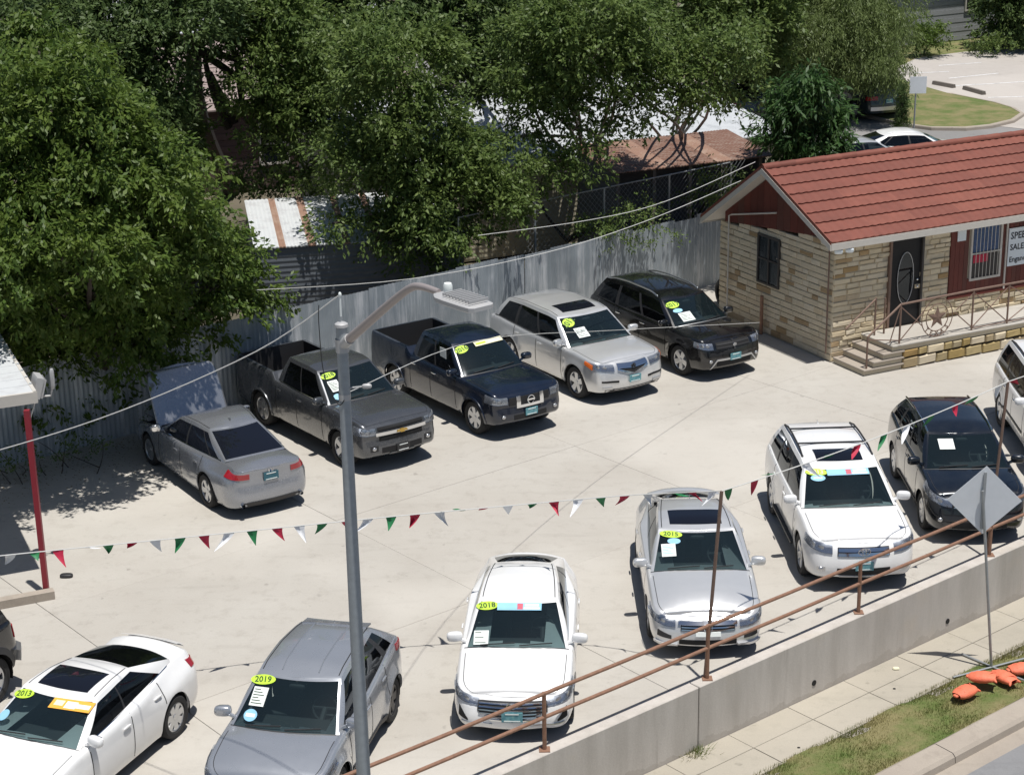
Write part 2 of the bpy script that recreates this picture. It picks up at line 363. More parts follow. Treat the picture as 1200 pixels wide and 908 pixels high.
class Car:
    def __init__(s, name, label, cat, x, y, heading, paint, group=None, **k):
        d = dict(L=4.8, W=1.85, fo=.95, wb=2.78, R=.335, tw=.225, style='alloy5', zs=.21,
                 bow=.16, bowr=.12, rc=.38, ya=.55, front=None, rear=None, crown=.05, flare=.012,
                 interior='interior_grey', lamps='lamp_clear', type='sedan', glass='glass_tinted', seams=True, hoodlen=None, rails=False)
        sed = k.get('type', 'sedan') == 'sedan'; pk = k.get('type') == 'pickup'
        d.update(rtaper=.10 if sed else .015 if pk else .05, ftaper=.05 if sed else .02, rrc=.50 if sed else .18 if pk else .34); d.update(k); d.setdefault('bowr', .12); s.__dict__.update(d); s.P = paint
        s.root = thing(name, label, cat, (x, y, 0), R(heading), group)
        s.soup = {}
        s.outline(); s.gh_setup(); s.body(); s.greenhouse(); s.underside(); s.wheels()
    # ---- helpers
    def sp(s, key):
        if key not in s.soup: s.soup[key] = MB()
        return s.soup[key]
    def quad(s, key, *p, mirror=False):
        s.sp(key).poly(*p)
        if mirror: s.sp(key).poly(*[(q[0], -q[1], q[2]) for q in reversed(p)])
    def part(s, name, mb, mat, parent=None, **k):
        return mb.build(name, mat, parent or s.root, **k)
    def X(s, d): return s.L/2-d
    def zsh(s, x): return itp(s.L/2-x, s.sh)
    # ---- plan outline (left half, nose tip to tail tip)
    def outline(s):
        L, W = s.L, s.W; hw = W/2; pts = []
        yc = hw-s.rc; xw = [s.X(s.fo), s.X(s.fo+s.wb)]; s.xw = xw
        for q in np.linspace(0, 1, 10): pts.append((L/2-s.bow*(q*yc/hw)**2, q*yc))
        x0 = L/2-s.bow*(yc/hw)**2
        cx = .95*s.rc+s.bow*.7
        for a in np.linspace(0, math.pi/2, 10)[1:]:
            e = .75; pts.append((x0-cx+cx*math.cos(a)**e, yc+s.rc*math.sin(a)**(e*.9)))
        xs0 = pts[-1][0]
        rrc = s.rrc; ycr = hw-rrc; x1 = -L/2+s.bowr*(ycr/hw)**2; cr = .9*rrc+s.bowr*.5; xs1 = x1+cr
        Ra = s.R+.055; xs = set(np.linspace(xs0, xs1, 46)[1:-1])
        for xx in xw:
            xs = {x for x in xs if abs(x-xx) > Ra+.03}
            xs |= {xx+Ra*math.cos(t) for t in np.linspace(0, math.pi, 15)}
            xs |= {xx+Ra+.001, xx-Ra-.001}
        for sd in getattr(s, 'doors', []): xs.add(s.X(sd))
        if s.type == 'pickup': xs |= {s.X(s.bed[0]), s.X(s.bed[1])}
        xs = sorted([x for x in xs if xs1 < x < xs0], reverse=True)
        nf = len(pts)
        rt = s.rtaper; ft = s.ftaper
        tp = lambda x: hw-(rt*max(0, (-x-L*.12)/(L*.38))**2 if x < 0 else ft*max(0, (x-L*.12)/(L*.38))**2)
        yrear = tp(xs1) ; kf = tp(xs0)/hw; pts = [(a, b*kf) for a, b in pts]
        for x in xs: pts.append((x, tp(x)))
        for a in np.linspace(math.pi/2, 0, 10)[:-1]:
            e = .75; pts.append((xs1-(cr*math.cos(a)**e), (ycr+rrc*math.sin(a)**(e*.9))*yrear/hw))
        nr = len(pts)
        for q in np.linspace(1, 0, 10): pts.append((-L/2+s.bowr*(q*ycr/hw)**2, q*ycr*yrear/hw))
        P = np.array(pts); d = np.gradient(P, axis=0); n = np.stack([-d[:, 1], d[:, 0]], 1); n = -n if n[0][0] < 0 else n
        n[0] = (1, 0); n[-1] = (-1, 0); n /= np.linalg.norm(n, axis=1)[:, None]+1e-9
        s.PT = P; s.NT = n; s.nf = nf; s.nr = nr; s.T = np.arange(len(P)).astype(float)
        s.fi = s.front or [(0, .07), (.08, .02), (.2, 0), (.42, .0), (.55, .02), (.75, .05), (.88, .09), (1, .17)]
        s.ri = s.rear or [(0, .08), (.1, .02), (.25, 0), (.5, .01), (.62, .04), (.85, .07), (.95, .09), (1, .13)]
        s.si = [(0, .06), (.1, .03), (.3, .006), (.5, 0), (.7, .004), (.78, .012), (.9, .022), (.96, .035), (1, .06)]
    def tF(s, y): return float(np.interp(abs(y), s.PT[:s.nf, 1], s.T[:s.nf]))
    def tR(s, y): return float(np.interp(-abs(y), -s.PT[s.nr-9:, 1], s.T[s.nr-9:]))
    def tX(s, d): return float(np.interp(-s.X(d), -s.PT[:, 0], s.T))
    def S(s, t, z, off=0., sg=1):
        x = np.interp(t, s.T, s.PT[:, 0]); y = np.interp(t, s.T, s.PT[:, 1]); nx = np.interp(t, s.T, s.NT[:, 0]); ny = np.interp(t, s.T, s.NT[:, 1])
        zt = s.zsh(x); h = (z-s.zs)/(zt-s.zs); wf = max(0, nx)**1.3; wr = max(0, -nx)**1.3; wm = max(0, 1-wf-wr)
        ins = wf*itp(h, s.fi)+wr*itp(h, s.ri)+wm*itp(h, s.si)
        if s.type == 'sedan':
            ins += .17*sm((s.L/2-x-s.c1+1.3)/1.3)*sm((h-.60)/.40)**1.3*wm
        if s.flare:
            for xx in s.xw:
                dd = math.hypot(x-xx, z-s.R)-(s.R+.05)
                if dd < .3: ins -= s.flare*wm*math.exp(-(max(dd, 0)/.10)**2)
        return Vector((x-nx*(ins-off), (y-ny*(ins-off))*sg, z))
    def zbot(s, x):
        z = s.zs+.03*max(0, (abs(2*x/s.L)-.75)/.25)
        for xx in s.xw:
            Ra = s.R+.055; dx = abs(x-xx)
            if dx < Ra: z = max(z, s.R+math.sqrt(max(0, Ra*Ra-dx*dx)))
        return z
    def body(s):
        nr = [0, .04, .12, .24, .38, .52, .64, .74, .80, .88, .94, .975, 1.0]
        doors = [s.X(d) for d in getattr(s, 'doors', [])]
        C = []
        for k, (x, y) in enumerate(s.PT):
            zb = s.zbot(x); zt = s.zsh(x); C.append([s.S(k, zb+(zt-zb)*q) for q in nr])
        for k in range(len(C)-1):
            xm = (s.PT[k][0]+s.PT[k+1][0])/2; key = 'body'
            for i in range(len(doors)-1):
                if doors[i] > xm > doors[i+1]: key = 'door%d' % i
            a, b = C[k], C[k+1]
            for j in range(len(nr)-1):
                kk = key if (key == 'body' or nr[j] >= .04) else 'body'
                if kk == 'body': s.quad(kk, a[j], b[j], b[j+1], a[j+1], mirror=True)
                else:
                    s.quad(kk+'L', a[j], b[j], b[j+1], a[j+1])
                    s.quad(kk+'R', *[(q[0], -q[1], q[2]) for q in (a[j+1], b[j+1], b[j], a[j])])
            # wheel-arch lip
            la, lb = a[0], b[0]
            s.quad('body', la, lb, (lb[0], lb[1]-.03, lb[2]), (la[0], la[1]-.03, la[2]), mirror=True)
        # top skin
        s.ring = [c[-1] for c in C]
        fr = [-1, -.97, -.92, -.86, -.7, -.5, -.25, 0, .25, .5, .7, .86, .92, .97, 1]
        rows = []
        for q in s.ring: rows.append([Vector((q[0], q[1]*f, q[2]+s.ztop(q[0], abs(f))-s.zsh(q[0]))) for f in fr])
        hb = s.hood; s.hrows = []
        for k in range(len(rows)-1):
            xm = (rows[k][7][0]+rows[k+1][7][0])/2; dm = s.L/2-xm
            for j in range(len(fr)-1):
                q = [rows[k][j], rows[k+1][j], rows[k+1][j+1], rows[k][j+1]]
                fm = abs(fr[j]+fr[j+1])/2
                if all(s.inside(p) for p in q): continue
                if s.type == 'pickup' and s.bed[0] < dm < s.bed[1] and fm < .90: continue
                key = 'body'
                if hb[0] < dm < hb[1]+.15 and fm < .92: key = 'hood'
                if len(hb) > 2 and hb[2] < dm < hb[3] and fm < .92: key = 'trunk_lid'
                s.quad(key, *q)
        names = {'hood': 'hood', 'trunk_lid': 'trunk_lid'}
        for key, mb in list(s.soup.items()):
            if key.startswith('door'): s.part('door', mb, s.P, merge=.0006)
            elif key == 'body': pass
            elif key == 'hood' and getattr(s, 'hood_open', 0):
                xh = s.X(hb[1])-.02; zh = s.ztop(xh, 0)+.02; ro = Matrix.Rotation(-s.hood_open, 3, 'Y')
                H = MB(); zoff = .0
                for f in mb.f: H.poly(*[ro @ (Vector(mb.v[i])-Vector((xh, 0, zh)))+Vector((xh+.02, 0, zh+.03)) for i in f])
                me = H.mesh(); o = link('hood', me, s.P, s.root); m = o.modifiers.new('thick', 'SOLIDIFY'); m.thickness = .03; m.offset = -1
            else: s.part(names[key], mb, s.P)
    def ztop(s, x, f):
        d = s.L/2-x; cr = s.crown*sm((d-.02)/.6)*sm((s.L-d)/.35) if s.type != 'pickup' else s.crown*sm((d-.02)/.6)*(1 if d < s.c1 else 0)
        lip = .0
        return s.zsh(x)+cr*(1-f**2.4)+lip
    def inside(s, p):
        d = s.L/2-p[0]; q = (d-s.c0)/(s.c1-s.c0)
        xf = s.c0+s.cbow*(p[1]/s.wf)**2; return xf+.12 < d < s.c1-.06 and abs(p[1]) < min(s.wf, s.wr)-.07
    # ---- greenhouse
    def gh_setup(s):
        hw = s.W/2; s.cbow = getattr(s, 'cbow', .16); s.hbow = getattr(s, 'hbow', .09); s.rbow = getattr(s, 'rbow', .07)
        sd = s.type == 'sedan'; s.wf = getattr(s, 'wfr', hw-.10); s.wr = getattr(s, 'wrr', hw-(.27 if sd else .11)); s.rf = getattr(s, 'rfw', hw-.29); s.rr = getattr(s, 'rrw', hw-(.42 if sd else .31))
    def G(s, sec, q, r, off=0., sg=1):
        """sec F windshield (q 0 centre..1 pillar), S side (q 0 front..1 rear), B backlight (q 1 pillar..0 centre)"""
        hw = s.W/2
        if sec == 'F':
            b = (s.c0+s.cbow*q*q, s.wf*q); t = (s.h0+s.hbow*q*q, s.rf*q); bul = .035*(1-q**2)
        elif sec == 'B':
            b = (s.c1-s.rbow*q*q, s.wr*q); t = (s.h1-s.rbow*q*q, s.rr*q); bul = .02*(1-q**2)
        else:
            d0, d1 = s.c0+s.cbow, s.c1-s.rbow; e0, e1 = s.h0+s.hbow, s.h1-s.rbow
            mb = .035*math.sin(math.pi*q); b = (d0+(d1-d0)*q, s.wf+(s.wr-s.wf)*q+mb); t = (e0+(e1-e0)*q, s.rf+(s.rr-s.rf)*q+.02*math.sin(math.pi*q)); bul = .028
        d = b[0]+(t[0]-b[0])*r; y = b[1]+(t[1]-b[1])*r+(bul*math.sin(math.pi*r) if sec == 'S' else 0)
        zb = (s.zsh(s.X(b[0])) if sec != 'F' else s.zsh(s.X(s.c0+s.cbow*q*q)))
        if sec in 'FB': zb = s.ztop(s.X(b[0]), min(1, b[1]/(hw-.06)))
        zb -= .006
        zt = itp(t[0], s.roof); z = zb+(zt-zb)*r
        if sec in 'FB': z += bul*math.sin(math.pi*r); 
        if sec == 'S': z += 0
        p = Vector((s.X(d), y*sg, z))
        if off:
            e = .02
            q2 = min(q+e, 1) if q < .5 else q-e; r2 = min(r+e, 1) if r < .5 else r-e
            a = s.G(sec, q2, r, 0, sg)-p; c = s.G(sec, q, r2, 0, sg)-p; n = a.cross(c).normalized()
            o = Vector((1, 0, .5)) if sec == 'F' else Vector((-1, 0, .5)) if sec == 'B' else Vector((0, sg, .4))
            if n.dot(o) < 0: n = -n
            p = p+n*off
        return p
    def greenhouse(s):
        rs = sorted({0, .03, .06, .14, .28, .42, .56, .7, .82, .87, .91, .94, .97, 1.0} | ({s.wtop} if hasattr(s, 'wtop') else set()))
        wt = getattr(s, 'wtop', .87)
        fq = [0, .15, .3, .45, .6, .75, .87, .94, .97, 1]
        sq = set(np.linspace(0, 1, 25)); wins = s.windows
        sq = {q for q in sq if all(abs(q-e) > .012 for w_ in wins for e in w_)} | {e for w_ in wins for e in w_}
        sq |= {0, 1}; sq = sorted(sq)
        cols = [('F', q) for q in fq]+[('S', q) for q in sq[1:]]+[('B', q) for q in fq[::-1][1:]]
        pts = [[s.G(c, q, r) for r in rs] for c, q in cols]
        s.ghring = [p[-1] for p in pts]
        fw = getattr(s, 'wsq', .955); bt = getattr(s, 'bwin', (.10, .90, .9))
        for k in range(len(cols)-1):
            c1, q1 = cols[k+1]; c0, q0 = cols[k]; qm = (q0+q1)/2 if c0 == c1 else q1/2 if c1 == 'S' else (1+q1)/2; pg = next((i for i in range(len(wins)-1) if wins[i][1]-.001 < qm < wins[i+1][0]+.001), None)
            for j in range(len(rs)-1):
                rm = (rs[j]+rs[j+1])/2; key = 'body'
                if c1 == 'F' and qm < fw and .03 < rm < .94: key = 'windshield'
                elif c1 == 'F' and rm < .03: key = 'cowl'
                elif c1 == 'S' and .06 < rm < wt:
                    for i, w_ in enumerate(wins):
                        if w_[0] < qm < w_[1]: key = 'side%d' % i
                elif c1 == 'B' and qm < bt[2] and bt[0] < rm < bt[1]: key = 'rear_window'
                if key == 'body' and c1 == 'S' and .06 < rm < wt and pg is not None: key = 'ptrim%d' % pg
                a, b = pts[k], pts[k+1]; q = (a[j], b[j], b[j+1], a[j+1])
                if key.startswith('side') or key.startswith('ptrim'):
                    s.quad(key+'L', *q); s.quad(key+'R', *[(p[0], -p[1], p[2]) for p in reversed(q)])
                else: s.quad(key, *q, mirror=True)
        # roof cap
        fr = [-1, -.98, -.94, -.85, -.7, -.45, -.2, 0, .2, .45, .7, .85, .94, .98, 1]
        rows = [[Vector((q[0], q[1]*f, s.rz(q[0], abs(f)))) for f in fr] for q in s.ghring]
        bl = getattr(s, 'black_roof', False)
        for k in range(len(rows)-1):
            for j in range(len(fr)-1): s.quad('roof', rows[k][j], rows[k+1][j], rows[k+1][j+1], rows[k][j+1])
        if bl: s.part('roof', s.soup.pop('roof'), 'paint_black')
        else:
            r = s.soup.pop('roof'); b = s.sp('body'); n = len(b.v); b.v += r.v; b.f += [tuple(i+n for i in f) for f in r.f]
        b = s.soup['body']
        if s.type == 'pickup': s.bedbox()
        s.bodyobj = s.part('body', b, s.P, ang=42)
        s.ws = s.part('windshield', s.soup['windshield'], 'glass_windshield')
        s.part('cowl', s.soup['cowl'], 'black_plastic')
        if 'rear_window' in s.soup: s.part('rear_window', s.soup['rear_window'], s.glass)
        for k_, mb in s.soup.items():
            if k_.startswith('side'): s.part('side_window', mb, s.glass)
        for k_, mb in s.soup.items():
            if k_.startswith('ptrim'): s.part('pillar_trim', mb, 'black_plastic')
    def rz(s, x, f):
        d = s.L/2-x; e = min(d-s.h0, s.h1-d)
        return itp(d, s.roof)+(.055 if s.type != 'pickup' else .045)*sm((e+.05)/.5)**.7*(1-f**3)
    def bedbox(s):
        b0, b1 = s.bed; xf, xr = s.X(b0), s.X(b1); m = MB(); fz = .62
        ks = [q for q in s.ring if xr-.002 <= q[0] <= xf+.002]
        # edges of the opening
        L = [(q[0], q[1]*.92-.0, s.ztop(q[0], .92)) for q in ks]
        for a, b in zip(L, L[1:]):
            for sg in (1, -1): m.poly((a[0], a[1]*sg, a[2]), (b[0], b[1]*sg, b[2]), (b[0], b[1]*sg, fz), (a[0], a[1]*sg, fz))
        a, b = L[0], L[-1]
        m.poly((a[0], a[1], a[2]), (a[0], -a[1], a[2]), (a[0], -a[1], fz), (a[0], a[1], fz))
        m.poly((b[0], b[1], b[2]), (b[0], -b[1], b[2]), (b[0], -b[1], fz), (b[0], b[1], fz))
        m.poly((a[0], a[1], fz), (b[0], b[1], fz), (b[0], -b[1], fz), (a[0], -a[1], fz))
        for sg in (1, -1): m.box((s.xw[1]-.42, sg*(b[1]-.22) if sg > 0 else -b[1], fz), (s.xw[1]+.42, b[1] if sg > 0 else -(b[1]-.22), fz+.2))
        for i in range(11):
            y = -.6+i*.12; m.box((b[0]+.03, y-.02, fz), (a[0]-.03, y+.02, fz+.015))
        s.part('bed_liner', m, 'black_plastic', smooth=False)
    # ---- lower bits
    def underside(s):
        m = MB(); hw = s.W/2
        zt = .5
        m.box((-s.L/2+.35, -hw+.28, s.zs-.02), (s.L/2-.35, hw-.28, zt)); m.box((s.xw[1]+s.R+.1, -hw+.10, s.zs+.0), (s.xw[0]-s.R-.1, hw-.10, zt))
        for xx in s.xw:
            Ra = s.R+.06
            for sg in (1, -1):
                rows = [[(xx+Ra*math.cos(a), sg*(hw-.035), s.R+Ra*math.sin(a)) for a in np.linspace(-.3, math.pi+.3, 16)], [(xx+Ra*math.cos(a), sg*(hw-.32), s.R+Ra*math.sin(a)) for a in np.linspace(-.3, math.pi+.3, 16)]]
                m.grid(rows)
        s.part('underbody', m, 'dark_cavity', smooth=False)
        # cabin
        xf, xr = s.X(s.c0+.35), s.X(min(s.c1, s.c0+3.0)-.15); it = s.interior; zf = .45
        m = MB(); m.box((xr, -hw+.2, zf-.05), (xf+.2, hw-.2, zf))
        m.box((s.X(s.c0+.62), -hw+.22, zf), (s.X(s.c0+.20), hw-.22, s.zsh(s.X(s.c0+.3))-.03)); s.part('dashboard', m, 'interior_black')
        xs = s.X(s.c0+1.32); zc = s.roof_max(); zf = .32 if s.type == 'sedan' else .5
        for y in (.37, -.37):
            m = MB(); m.blob((xs+.2, y, zf+.28), (.28, .25, .13), .5); m.blob((xs-.14, y, zf+.62), (.12, .25, .36), .5, rot=Matrix.Rotation(-.2, 3, 'Y')); m.blob((xs-.24, y, min(zf+1.0, zc-.24)), (.06, .12, .08), .6)
            s.part('seat', m, it)
        m = MB(); xb = xs-.80
        if s.L/2-xb < s.c1-.1:
            m.blob((xb+.15, 0, zf+.22), (.26, hw-.34, .12), .4); m.blob((xb-.15, 0, zf+.55), (.10, hw-.34, .27), .4, rot=Matrix.Rotation(-.25, 3, 'Y')); s.part('rear_seat', m, it)
        m = MB(); cc = Vector((s.X(s.c0+.85), .37, s.zsh(0)+.0)); ro = Matrix.Rotation(-.45, 3, 'Y')
        m.tube([cc+ro @ Vector((0, .18*math.cos(a), .18*math.sin(a))) for a in np.linspace(0, 2*math.pi, 17)], .016, 6, False); m.tube([cc, cc+Vector((.3, 0, -.15))], .04, 6); m.tube([cc+ro @ Vector((0, -.17, 0)), cc+ro @ Vector((0, .17, 0))], .02, 5)
        s.part('steering_wheel', m, 'interior_black')
        m = MB(); q = s.G('F', 0, .80)-Vector((.10, 0, .04)); m.blob(q, (.03, .12, .035), .6); m.tube([q, s.G('F', 0, .93)], .01, 5); s.part('rear_view_mirror', m, 'interior_black')
    def roof_max(s): return max(p[1] for p in s.roof)
    def wheels(s):
        me = wheel_meshes(s.R, s.tw, s.style); hw = s.W/2
        for xx in s.xw:
            for sg in (1, -1):
                o = link('wheel', me[2], None, s.root, (xx, sg*(hw-s.tw/2-.02), s.R)); o.rotation_euler = (0, random.uniform(0, 1), 0 if sg > 0 else math.pi)
                link('tyre', me[0], None, o); link('rim', me[1], None, o)
    # ---- surface patches
    def patch(s, name, mat, F, n=6, m=3, thick=.012, parent=None, sides=True):
        """F(a,b,off) for a,b in 0..1 gives a point on the skin"""
        mb = MB(); g = [[F(a, b, thick) for a in np.linspace(0, 1, n+1)] for b in np.linspace(0, 1, m+1)]; mb.grid(g)
        h = [[F(a, b, -.004) for a in np.linspace(0, 1, n+1)] for b in np.linspace(0, 1, m+1)]
        if sides:
            mb.grid([g[0], h[0]]); mb.grid([g[-1], h[-1]]); mb.grid([[r[0] for r in g], [r[0] for r in h]]); mb.grid([[r[-1] for r in g], [r[-1] for r in h]])
        return mb.build(name, mat, parent or s.root, ang=30)
    def fr(s, y0, y1, z0, z1, zz=None, rear=False):
        """patch function over the front (or rear) face, y from y0 to y1, may cross the centre; zz=(bottom, top) at y1"""
        tf = s.tR if rear else s.tF
        z2, z3 = zz or (z0, z1)
        def F(a, b, off):
            y = y0+(y1-y0)*a; za = z0+(z2-z0)*a; zb = z1+(z3-z1)*a
            return s.S(tf(y), za+(zb-za)*b, off, 1 if y >= 0 else -1)
        return F
    def tp(s, t0, t1, z0, z1, z2, z3, sg=1):
        """patch by perimeter parameter: bottom/top z0,z1 at t0 and z2,z3 at t1"""
        return lambda a, b, off: s.S(t0+(t1-t0)*a, (z0+(z2-z0)*a)*(1-b)+(z1+(z3-z1)*a)*b, off, sg)
    def both(s, name, mat, f, **k): return [s.patch(name, mat, f(sg), **k) for sg in (1, -1)]
    def headlights(s, y0, d1, z0, z1, z2, z3, mat='lamp_clear', inner='alloy', n=8):
        for sg in (1, -1):
            t0, t1 = s.tF(y0), s.tX(d1)
            base = s.patch('headlight', 'lamp_housing', s.tp(t0, t1, z0, z1, z2, z3, sg), n=n, thick=.004)
            for a_, r_ in ((.28, .055), (.60, .05)):
                t = t0+(t1-t0)*a_; z = (z0+(z2-z0)*a_+z1+(z3-z1)*a_)/2; c = s.S(t, z, .004, sg); r_ = min(r_, (z1-z0+(z3-z2))*.21+.012)
                nx = np.interp(t, s.T, s.NT[:, 0]); ny = np.interp(t, s.T, s.NT[:, 1])*sg
                mb = MB(); e = Vector((-ny, nx, 0)); mb.blob(c, (r_, r_, .012), 1, rot=Matrix((e, Vector((0, 0, 1)), Vector((nx, ny, 0)))).transposed()); mb.build('reflector', inner, base)
            s.patch('lens', mat, s.tp(t0, t1, z0, z1, z2, z3, sg), n=n, thick=.022, parent=base)
    def seam(s, t, z0, z1, sg=1, w_=.009):
        m = MB(); rows = [[s.S(t-dt, z, .0015, sg) for z in np.linspace(z0, z1, 12)] for dt in (0,)]
        for a in rows[0:1]:
            L = [Vector(p) for p in a]; m.grid([[p+Vector((w_, 0, 0)) for p in L], [p-Vector((w_, 0, 0)) for p in L]])
        return m
    def finish(s, handle='body', beltchrome=False):
        """seams, handles, wipers, mirrors common to every car"""
        hw = s.W/2; m = MB()
        for d in s.doors:
            t = s.tX(d); x = s.X(d)
            for sg in (1, -1):
                s.part('door_gap', s.seam(t, s.zbot(x)+.06, s.zsh(x)-.002, sg), 'rubber_seam', smooth=False, merge=0)
        # hood outline
        hb = s.hood
        if not getattr(s, 'hood_open', 0):
            for sg in (1, -1):
                L = []
                for q in s.ring:
                    d = s.L/2-q[0]
                    if hb[0]-.02 < d < hb[1]+.12 and q[1] > .3: L.append(Vector((q[0], q[1]*.92*sg, q[2]+s.ztop(q[0], .92)-s.zsh(q[0])+.002)))
                if len(L) > 1: m = MB(); m.grid([[p+Vector((0, .005, 0)) for p in L], [p-Vector((0, .005, 0)) for p in L]]); s.part('hood_gap', m, 'rubber_seam', smooth=False, merge=0)
        if not s.rails and s.type != 'pickup':
            for sg in (1, -1):
                L = [Vector((s.X(d), sg*s.ry(d)*.925, s.rz(s.X(d), .925)+.003)) for d in np.linspace(s.h0+.12, s.h1-.10, 18)]; m = MB(); m.grid([[p+Vector((0, .007, 0)) for p in L], [p-Vector((0, .007, 0)) for p in L]]); s.part('roof_gap', m, 'rubber_seam', smooth=False, merge=0)
        # handles
        mat = s.P if handle == 'body' else 'chrome'
        for i in range(len(s.doors)-1):
            d = s.doors[i+1]-.16
            for sg in (1, -1):
                z = s.zsh(s.X(d))-.13; c = s.S(s.tX(d), z, .012, sg); mb = MB(); mb.blob(c+Vector((0, sg*.012, 0)), (.095, .014, .018), .6, 10, 6); mb.build('door_handle', mat, s.root)
        # mirrors
        for sg in (1, -1):
            b = s.G('S', .045, .10, 0, sg); mb = MB(); ms = getattr(s, 'msize', 1.)
            mb.blob(b+Vector((.02, sg*.17, .075)), (.065*ms, .125*ms, .078*ms), .62, 14, 8, rot=Matrix.Rotation(-sg*.18, 3, 'Z'))
            mb.tube([b+Vector((.02, -sg*.01, -.01)), b+Vector((.02, sg*.08, .03))], .03, 6)
            o = mb.build('wing_mirror', getattr(s, 'mirrormat', s.P), s.root)
            g = MB(); g.blob(b+Vector((-.04*ms, sg*.175, .078)), (.012, .105*ms, .06*ms), .6, 12, 6, rot=Matrix.Rotation(-sg*.18, 3, 'Z')); g.build('mirror_glass', 'chrome', o)
        # wipers
        for y0, y1 in ((.05, .55), (-.55, -.02)):
            mb = MB(); q = lambda y, r: s.G('F', abs(y)/s.wf, r, .018, 1 if y >= 0 else -1)
            mb.tube([q(y, .05+.05*(i/5)) for i, y in enumerate(np.linspace(y0, y1, 6))], .010, 5); mb.build('wiper', 'black_plastic', s.root)
    def glassmap(s, y, r, off=.004): return s.G('F', min(1, abs(y)/(s.wf+(s.rf-s.wf)*r)), r, off, 1 if y >= 0 else -1)
    def sticker(s, y, r, w_, h_, mat, shape='rect', txt=None, txtmat='ink', tilt=0., lines=0, ts=None, bandmat=None):
        """paper behind or on the windshield: y lateral (left +), r height fraction"""
        c = s.glassmap(y, r, .006); ex = (s.glassmap(y-.05, r, .006)-s.glassmap(y+.05, r, .006)).normalized(); up = (s.glassmap(y, min(r+.06, 1), .006)-s.glassmap(y, r-.06, .006)).normalized()
        # ex points to the car's right, which is the viewer's left: lettering reads from the car's right to left
        ex = -ex; n = ex.cross(up).normalized(); ct, st_ = math.cos(tilt), math.sin(tilt); ex, up = ex*ct+up*st_, up*ct-ex*st_
        mb = MB()
        if shape == 'oval': pts = [c+ex*(w_/2*math.cos(a))+up*(h_/2*math.sin(a)) for a in np.linspace(0, 2*math.pi, 25)[:-1]]
        else: pts = [c+ex*a+up*b for a, b in ((-w_/2, -h_/2), (w_/2, -h_/2), (w_/2, h_/2), (-w_/2, h_/2))]
        k = len(pts); mb.poly(*[p+n*.002 for p in pts]); mb.poly(*[p-n*.002 for p in reversed(pts)])
        o = mb.build('sticker', mat, s.root, smooth=False)
        if txt:
            me = textmesh(txt, ts or h_*.8, bold=True)
            for v in me.vertices: v.co = c+ex*v.co.x+up*v.co.y+n*.005
            link('lettering', me, txtmat, o)
        if lines:
            mb = MB()
            for i in range(lines):
                z = h_*(.36-.72*i/max(1, lines-1)); l = w_*(.30+.12*((i*7) % 3))
                q = [c+ex*a+up*b+n*.004 for a, b in ((-w_*.42, z-h_*.022), (-w_*.42+l*1.4, z-h_*.022), (-w_*.42+l*1.4, z+h_*.022), (-w_*.42, z+h_*.022))]; mb.poly(*q)
            mb.build('print_line', txtmat, o, smooth=False)
        if bandmat:
            for a0, a1, b0, b1, mt in bandmat:
                mb = MB(); mb.poly(*[c+ex*w_*a+up*h_*b+n*.004 for a, b in ((a0, b0), (a1, b0), (a1, b1), (a0, b1))]); mb.build('print_block', mt, o, smooth=False)
        return o
    def plate(s, z, rear=False, mat='plate', y=0., off=.02):
        sg = -1 if rear else 1; c = s.S((s.tR if rear else s.tF)(abs(y)), z, off); c.y = y
        mb = MB(); mb.box((c.x-.005 if not rear else c.x-.012, y-.155, z-.078), (c.x+.012 if not rear else c.x+.005, y+.155, z+.078)); o = mb.build('licence_plate', mat, s.root, smooth=False)
        mb = MB(); x = c.x+.016*sg
        mb.box((min(x, x-.004*sg), y-.12, z-.066), (max(x, x-.004*sg), y+.12, z-.050)); mb.box((min(x, x-.004*sg), y-.10, z+.045), (max(x, x-.004*sg), y+.10, z+.062)); mb.build('print_line', 'sticker_white', o, smooth=False)
    def ry(s, d):
        t = (d-s.h0)/(s.h1-s.h0); return s.rf+(s.rr-s.rf)*t+.02*math.sin(math.pi*max(0, min(1, t)))
    def roofpatch(s, name, mat, d0, d1, hw, thick=.006, **k):
        def F(a, b, off):
            d = d0+(d1-d0)*b+.03*(2*a-1)**2; y = hw*(2*a-1); return Vector((s.X(d), y, s.rz(s.X(d), min(1, abs(y)/s.ry(d)))+off))
        return s.patch(name, mat, F, n=12, m=8, thick=thick, **k)
    def roof_rails(s, mat='black_plastic', cross=(), d0=None, d1=None, bodyh=.06):
        d0 = d0 or s.h0+.3; d1 = d1 or s.h1-.2
        for sg in (1, -1):
            y = lambda d: (s.rf+(s.rr-s.rf)*(d-s.h0)/(s.h1-s.h0))*.965*sg
            mb = MB(); ds = np.linspace(d0, d1, 14); L = [Vector((s.X(d), y(d), s.rz(s.X(d), .96)+bodyh*min(1, 6*min(i, 13-i)/13+.15))) for i, d in enumerate(ds)]
            mb.tube(L, .018, 6)
            for i in (0, 13): mb.blob(L[i]-Vector((0, 0, .015)), (.06, .022, .035), .7)
            mb.build('roof_rail', mat, s.root)
        for d in cross:
            mb = MB(); yy = (s.rf+(s.rr-s.rf)*(d-s.h0)/(s.h1-s.h0))*.965
            mb.tube([Vector((s.X(d), yy*q, s.rz(s.X(d), .96)+bodyh+.004)) for q in (-1, -.5, 0, .5, 1)], .017, 6); mb.build('cross_bar', mat, s.root)
    def antenna(s, d):
        mb = MB(); c = Vector((s.X(d), 0, s.rz(s.X(d), 0))); mb.grid([[c+Vector((.07-.14*i/6, sg*.02*(1-i/8.), 0)) for i in range(7)] if sg else [c+Vector((.07-.14*i/6, 0, .055*(i/6)**.8)) for i in range(7)] for sg in (1, 0, -1)]); mb.build('antenna_fin', s.P, s.root)
